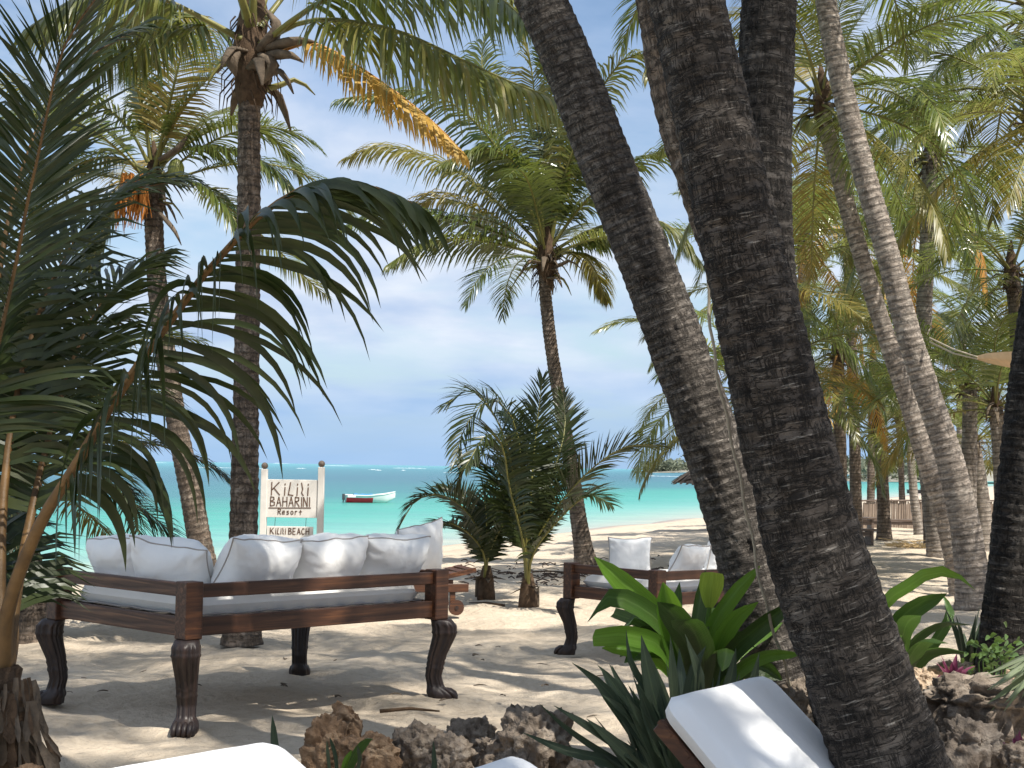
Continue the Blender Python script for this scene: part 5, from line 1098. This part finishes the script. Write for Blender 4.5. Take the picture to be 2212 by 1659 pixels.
bench('low brown wooden bench on the sand before the fence', 1850, 1176, .85, .34, .35, R(20), 'wood_plank'); bench('dark wooden table against the stick fence', 1843, 1152, 1.2, .42, .5, R(5), 'wood_plank'); bench('long grey plank bench along the stick fence', 1945, 1146, 3.0, .30, .3, R(0), 'wood_plank')
ham = thing('hammock', 'beige canvas hammock slung from the tall pale trunk', 'hammock', P(2008, 735, 18.8)); ho = Vector(ham.location)
ka = P(2112, 774, 18.0)-ho; 
for dz_ in (-.02, .03):
    mb = MB(); mb.tube([Vector((0, 0, dz_)), ka*.5+Vector((0, 0, dz_-.03)), ka+Vector((0, 0, dz_*.5))], .010, 6); mb.build('rope', M['rope'], ham, True)
nx, ny = 24, 10; V = []; kb = P(2330, 840, 17)-ho; kc = P(2620, 740, 15.5)-ho
for i in range(nx+1):
    t = i/nx; c = ka*(1-t)**2+kb*2*t*(1-t)+kc*t*t; wd = .03+.42*math.sin(math.pi*min(t, 1))**.7
    for j in range(ny+1):
        a = (-1+2*j/ny); V.append(c+Vector((.2*a*wd, a*wd, .28*a*a*wd*1.6-.02*math.cos(a*9))))
w = ny+1; obj('canvas', new_mesh('canvas', V, [(i*w+j, (i+1)*w+j, (i+1)*w+j+1, i*w+j+1) for i in range(nx) for j in range(ny)]), M['beige_cloth'], ham)
mb = MB(); mb.tube([kc, kc+(P(2900, 600, 14.5)-ho-kc)], .012, 6); mb.build('rope', M['rope'], ham, True)
hp = P(2900, 600, 14.5); rt = thing('palm_tree', 'palm holding the far end of the hammock', 'palm tree', Vector((hp.x+.15, hp.y, ground(hp.x, hp.y))), 0, 'palms around the terrace'); trunk(rt, [Vector((hp.x+.2, hp.y, -.1)), Vector((hp.x+.15, hp.y, 2)), Vector((hp.x, hp.y+.2, 6.2))], [.19, .15, .12], M['bark_pale'], seed=71); crown(rt, Vector((hp.x, hp.y+.2, 6.3)), 20, 3.2, random.Random(71), pit=(80, -20), dens=46, dead=0)
rp_ = crspline([P(1528, 470, 8.0), P(1530, 640, 7.9), P(1548, 800, 7.8), P(1585, 970, 7.8), P(1620, 1140, 7.8), P(1650, 1290, 7.8), P(1690, 1420, 7.9), P(1720, 1520, 8.0)], 40); mb = MB()
o_ = rp_[0].copy(); mb.tube([p-o_+Vector((.006*math.sin(i*1.3), 0, 0)) for i, p in enumerate(rp_)], .009, 6); q = mb.build('hanging_rope', M['rope'], None, True); q.location = o_; tag(q, 'thin pale rope hanging down between the leaning trunks', 'rope')
# thatched parasol on the beach
tpx = P(1540, 1040, 45.0); tg = Vector((tpx.x, tpx.y, ground(tpx.x, tpx.y))); par = thing('thatched_parasol', 'grey thatched beach parasol behind the slanting trunk', 'parasol', tg); rz_ = P(1540, 1050, 45).z-tg.z; rt_r = 92*px(45)
rth = random.Random(4); mb = MB()
for k in range(420):
    az = rth.uniform(0, 6.283); r0v = rth.uniform(0, .75)*rt_r; r1v = min(r0v+rth.uniform(.35, .6), rt_r*rth.uniform(.95, 1.06)); zt = lambda r: rz_+.12+(.62)*(1-r/rt_r)
    a = Vector((math.cos(az)*r0v, math.sin(az)*r0v, zt(r0v)+.03)); b = Vector((math.cos(az+.03)*r1v, math.sin(az+.03)*r1v, zt(r1v)-.10*rth.random()))
    s = Vector((-math.sin(az), math.cos(az), 0))*.05; mb.add([a-s, a+s, b+s, b-s], [(0, 1, 2, 3)])
n = 28; mb.add([Vector((math.cos(6.283*i/n)*rt_r*.96, math.sin(6.283*i/n)*rt_r*.96, rz_+.08)) for i in range(n)]+[Vector((0, 0, rz_+.72))], [(i, (i+1) % n, n) for i in range(n)])
mb.build('thatch_roof', M['thatch'], par); mb = MB(); mb.tube([(0, 0, -.1), (0, 0, rz_+.6)], .06, 10); mb.build('pole', M['wood_plank'], par, True)
# straw heap, wrack line, fallen bits
g = G(1972, 1183); mb = MB()
for k in range(120):
    a = Vector((rth.gauss(0, .22), rth.gauss(0, .15), abs(rth.gauss(.05, .06)))); b = a+Vector((rth.gauss(0, .2), rth.gauss(0, .15), rth.gauss(0, .04))); b.z = max(b.z, .01); mb.tube([a, b], .008, 3)
o = mb.build('straw_heap', M['straw'], None); o.location = g; tag(o, 'small heap of dry straw on the sand by the upright grey palm', 'straw')
mb = MB()
for k in range(240):
    u = rth.uniform(985, 1560); v = 1240+rth.gauss(0, 5)-(max(u-1300, 0))*.10+rth.choice([0, 0, 0, -22, 14]); p = G(u, v); 
    a = rth.uniform(0, 6.28); l = rth.uniform(.05, .3); mb.tube([p+Vector((0, 0, .0)), p+Vector((math.cos(a)*l*.5, math.sin(a)*l*.5, rth.uniform(.01, .035))), p+Vector((math.cos(a)*l, math.sin(a)*l, 0))], rth.uniform(.004, .012), 4)
mb.build('wrack_line', M['weed'], None, kind='stuff', label='line of dark dry seaweed and twigs along the upper beach', category='seaweed')
for k in range(24):
    u, v = rth.uniform(150, 1330), rth.uniform(1340, 1570); p = G(u, v); a = rth.uniform(0, 6.28); l = rth.uniform(.05, .16); dr = Vector((math.cos(a), math.sin(a), 0))
    o = obj('dry_leaf', blade_mesh([Vector((0, 0, .014)), dr*l*.5+Vector((-dr.y, dr.x, 0))*rth.uniform(-.03, .03)+Vector((0, 0, .02)), dr*l+Vector((0, 0, .014))], rth.uniform(.012, .035), Vector((-dr.y, dr.x, .3)), 6, .5), M['husk']); o.location = p; tag(o, 'dry brown leaf scrap lying on the sand', 'dry leaf', 'leaf scraps on the sand')
for k, (u, v, l, az) in enumerate([(470, 1350, .35, .3), (1090, 1310, .5, 2.6), (1250, 1240, .9, 2.9), (820, 1540, .4, .1), (60, 1300, .6, .5)]):
    p = G(u, v); dr = Vector((math.cos(az), math.sin(az), 0)); mb = MB(); mb.tube([Vector((0, 0, .012)), dr*l*.5+Vector((0, 0, .03)), dr*l+Vector((0, 0, .012))], [.014, .012, .006], 5); o = mb.build('stick', M['fibre'], None, True); o.location = p
    tag(o, ['bent twig under the large daybed', 'dry leaf rib at the foot of the young palm', 'driftwood pole at the foot of the slender beach palm', 'thin twig on the sand before the large daybed', 'dry stick beside the short palm'][k], 'twig')
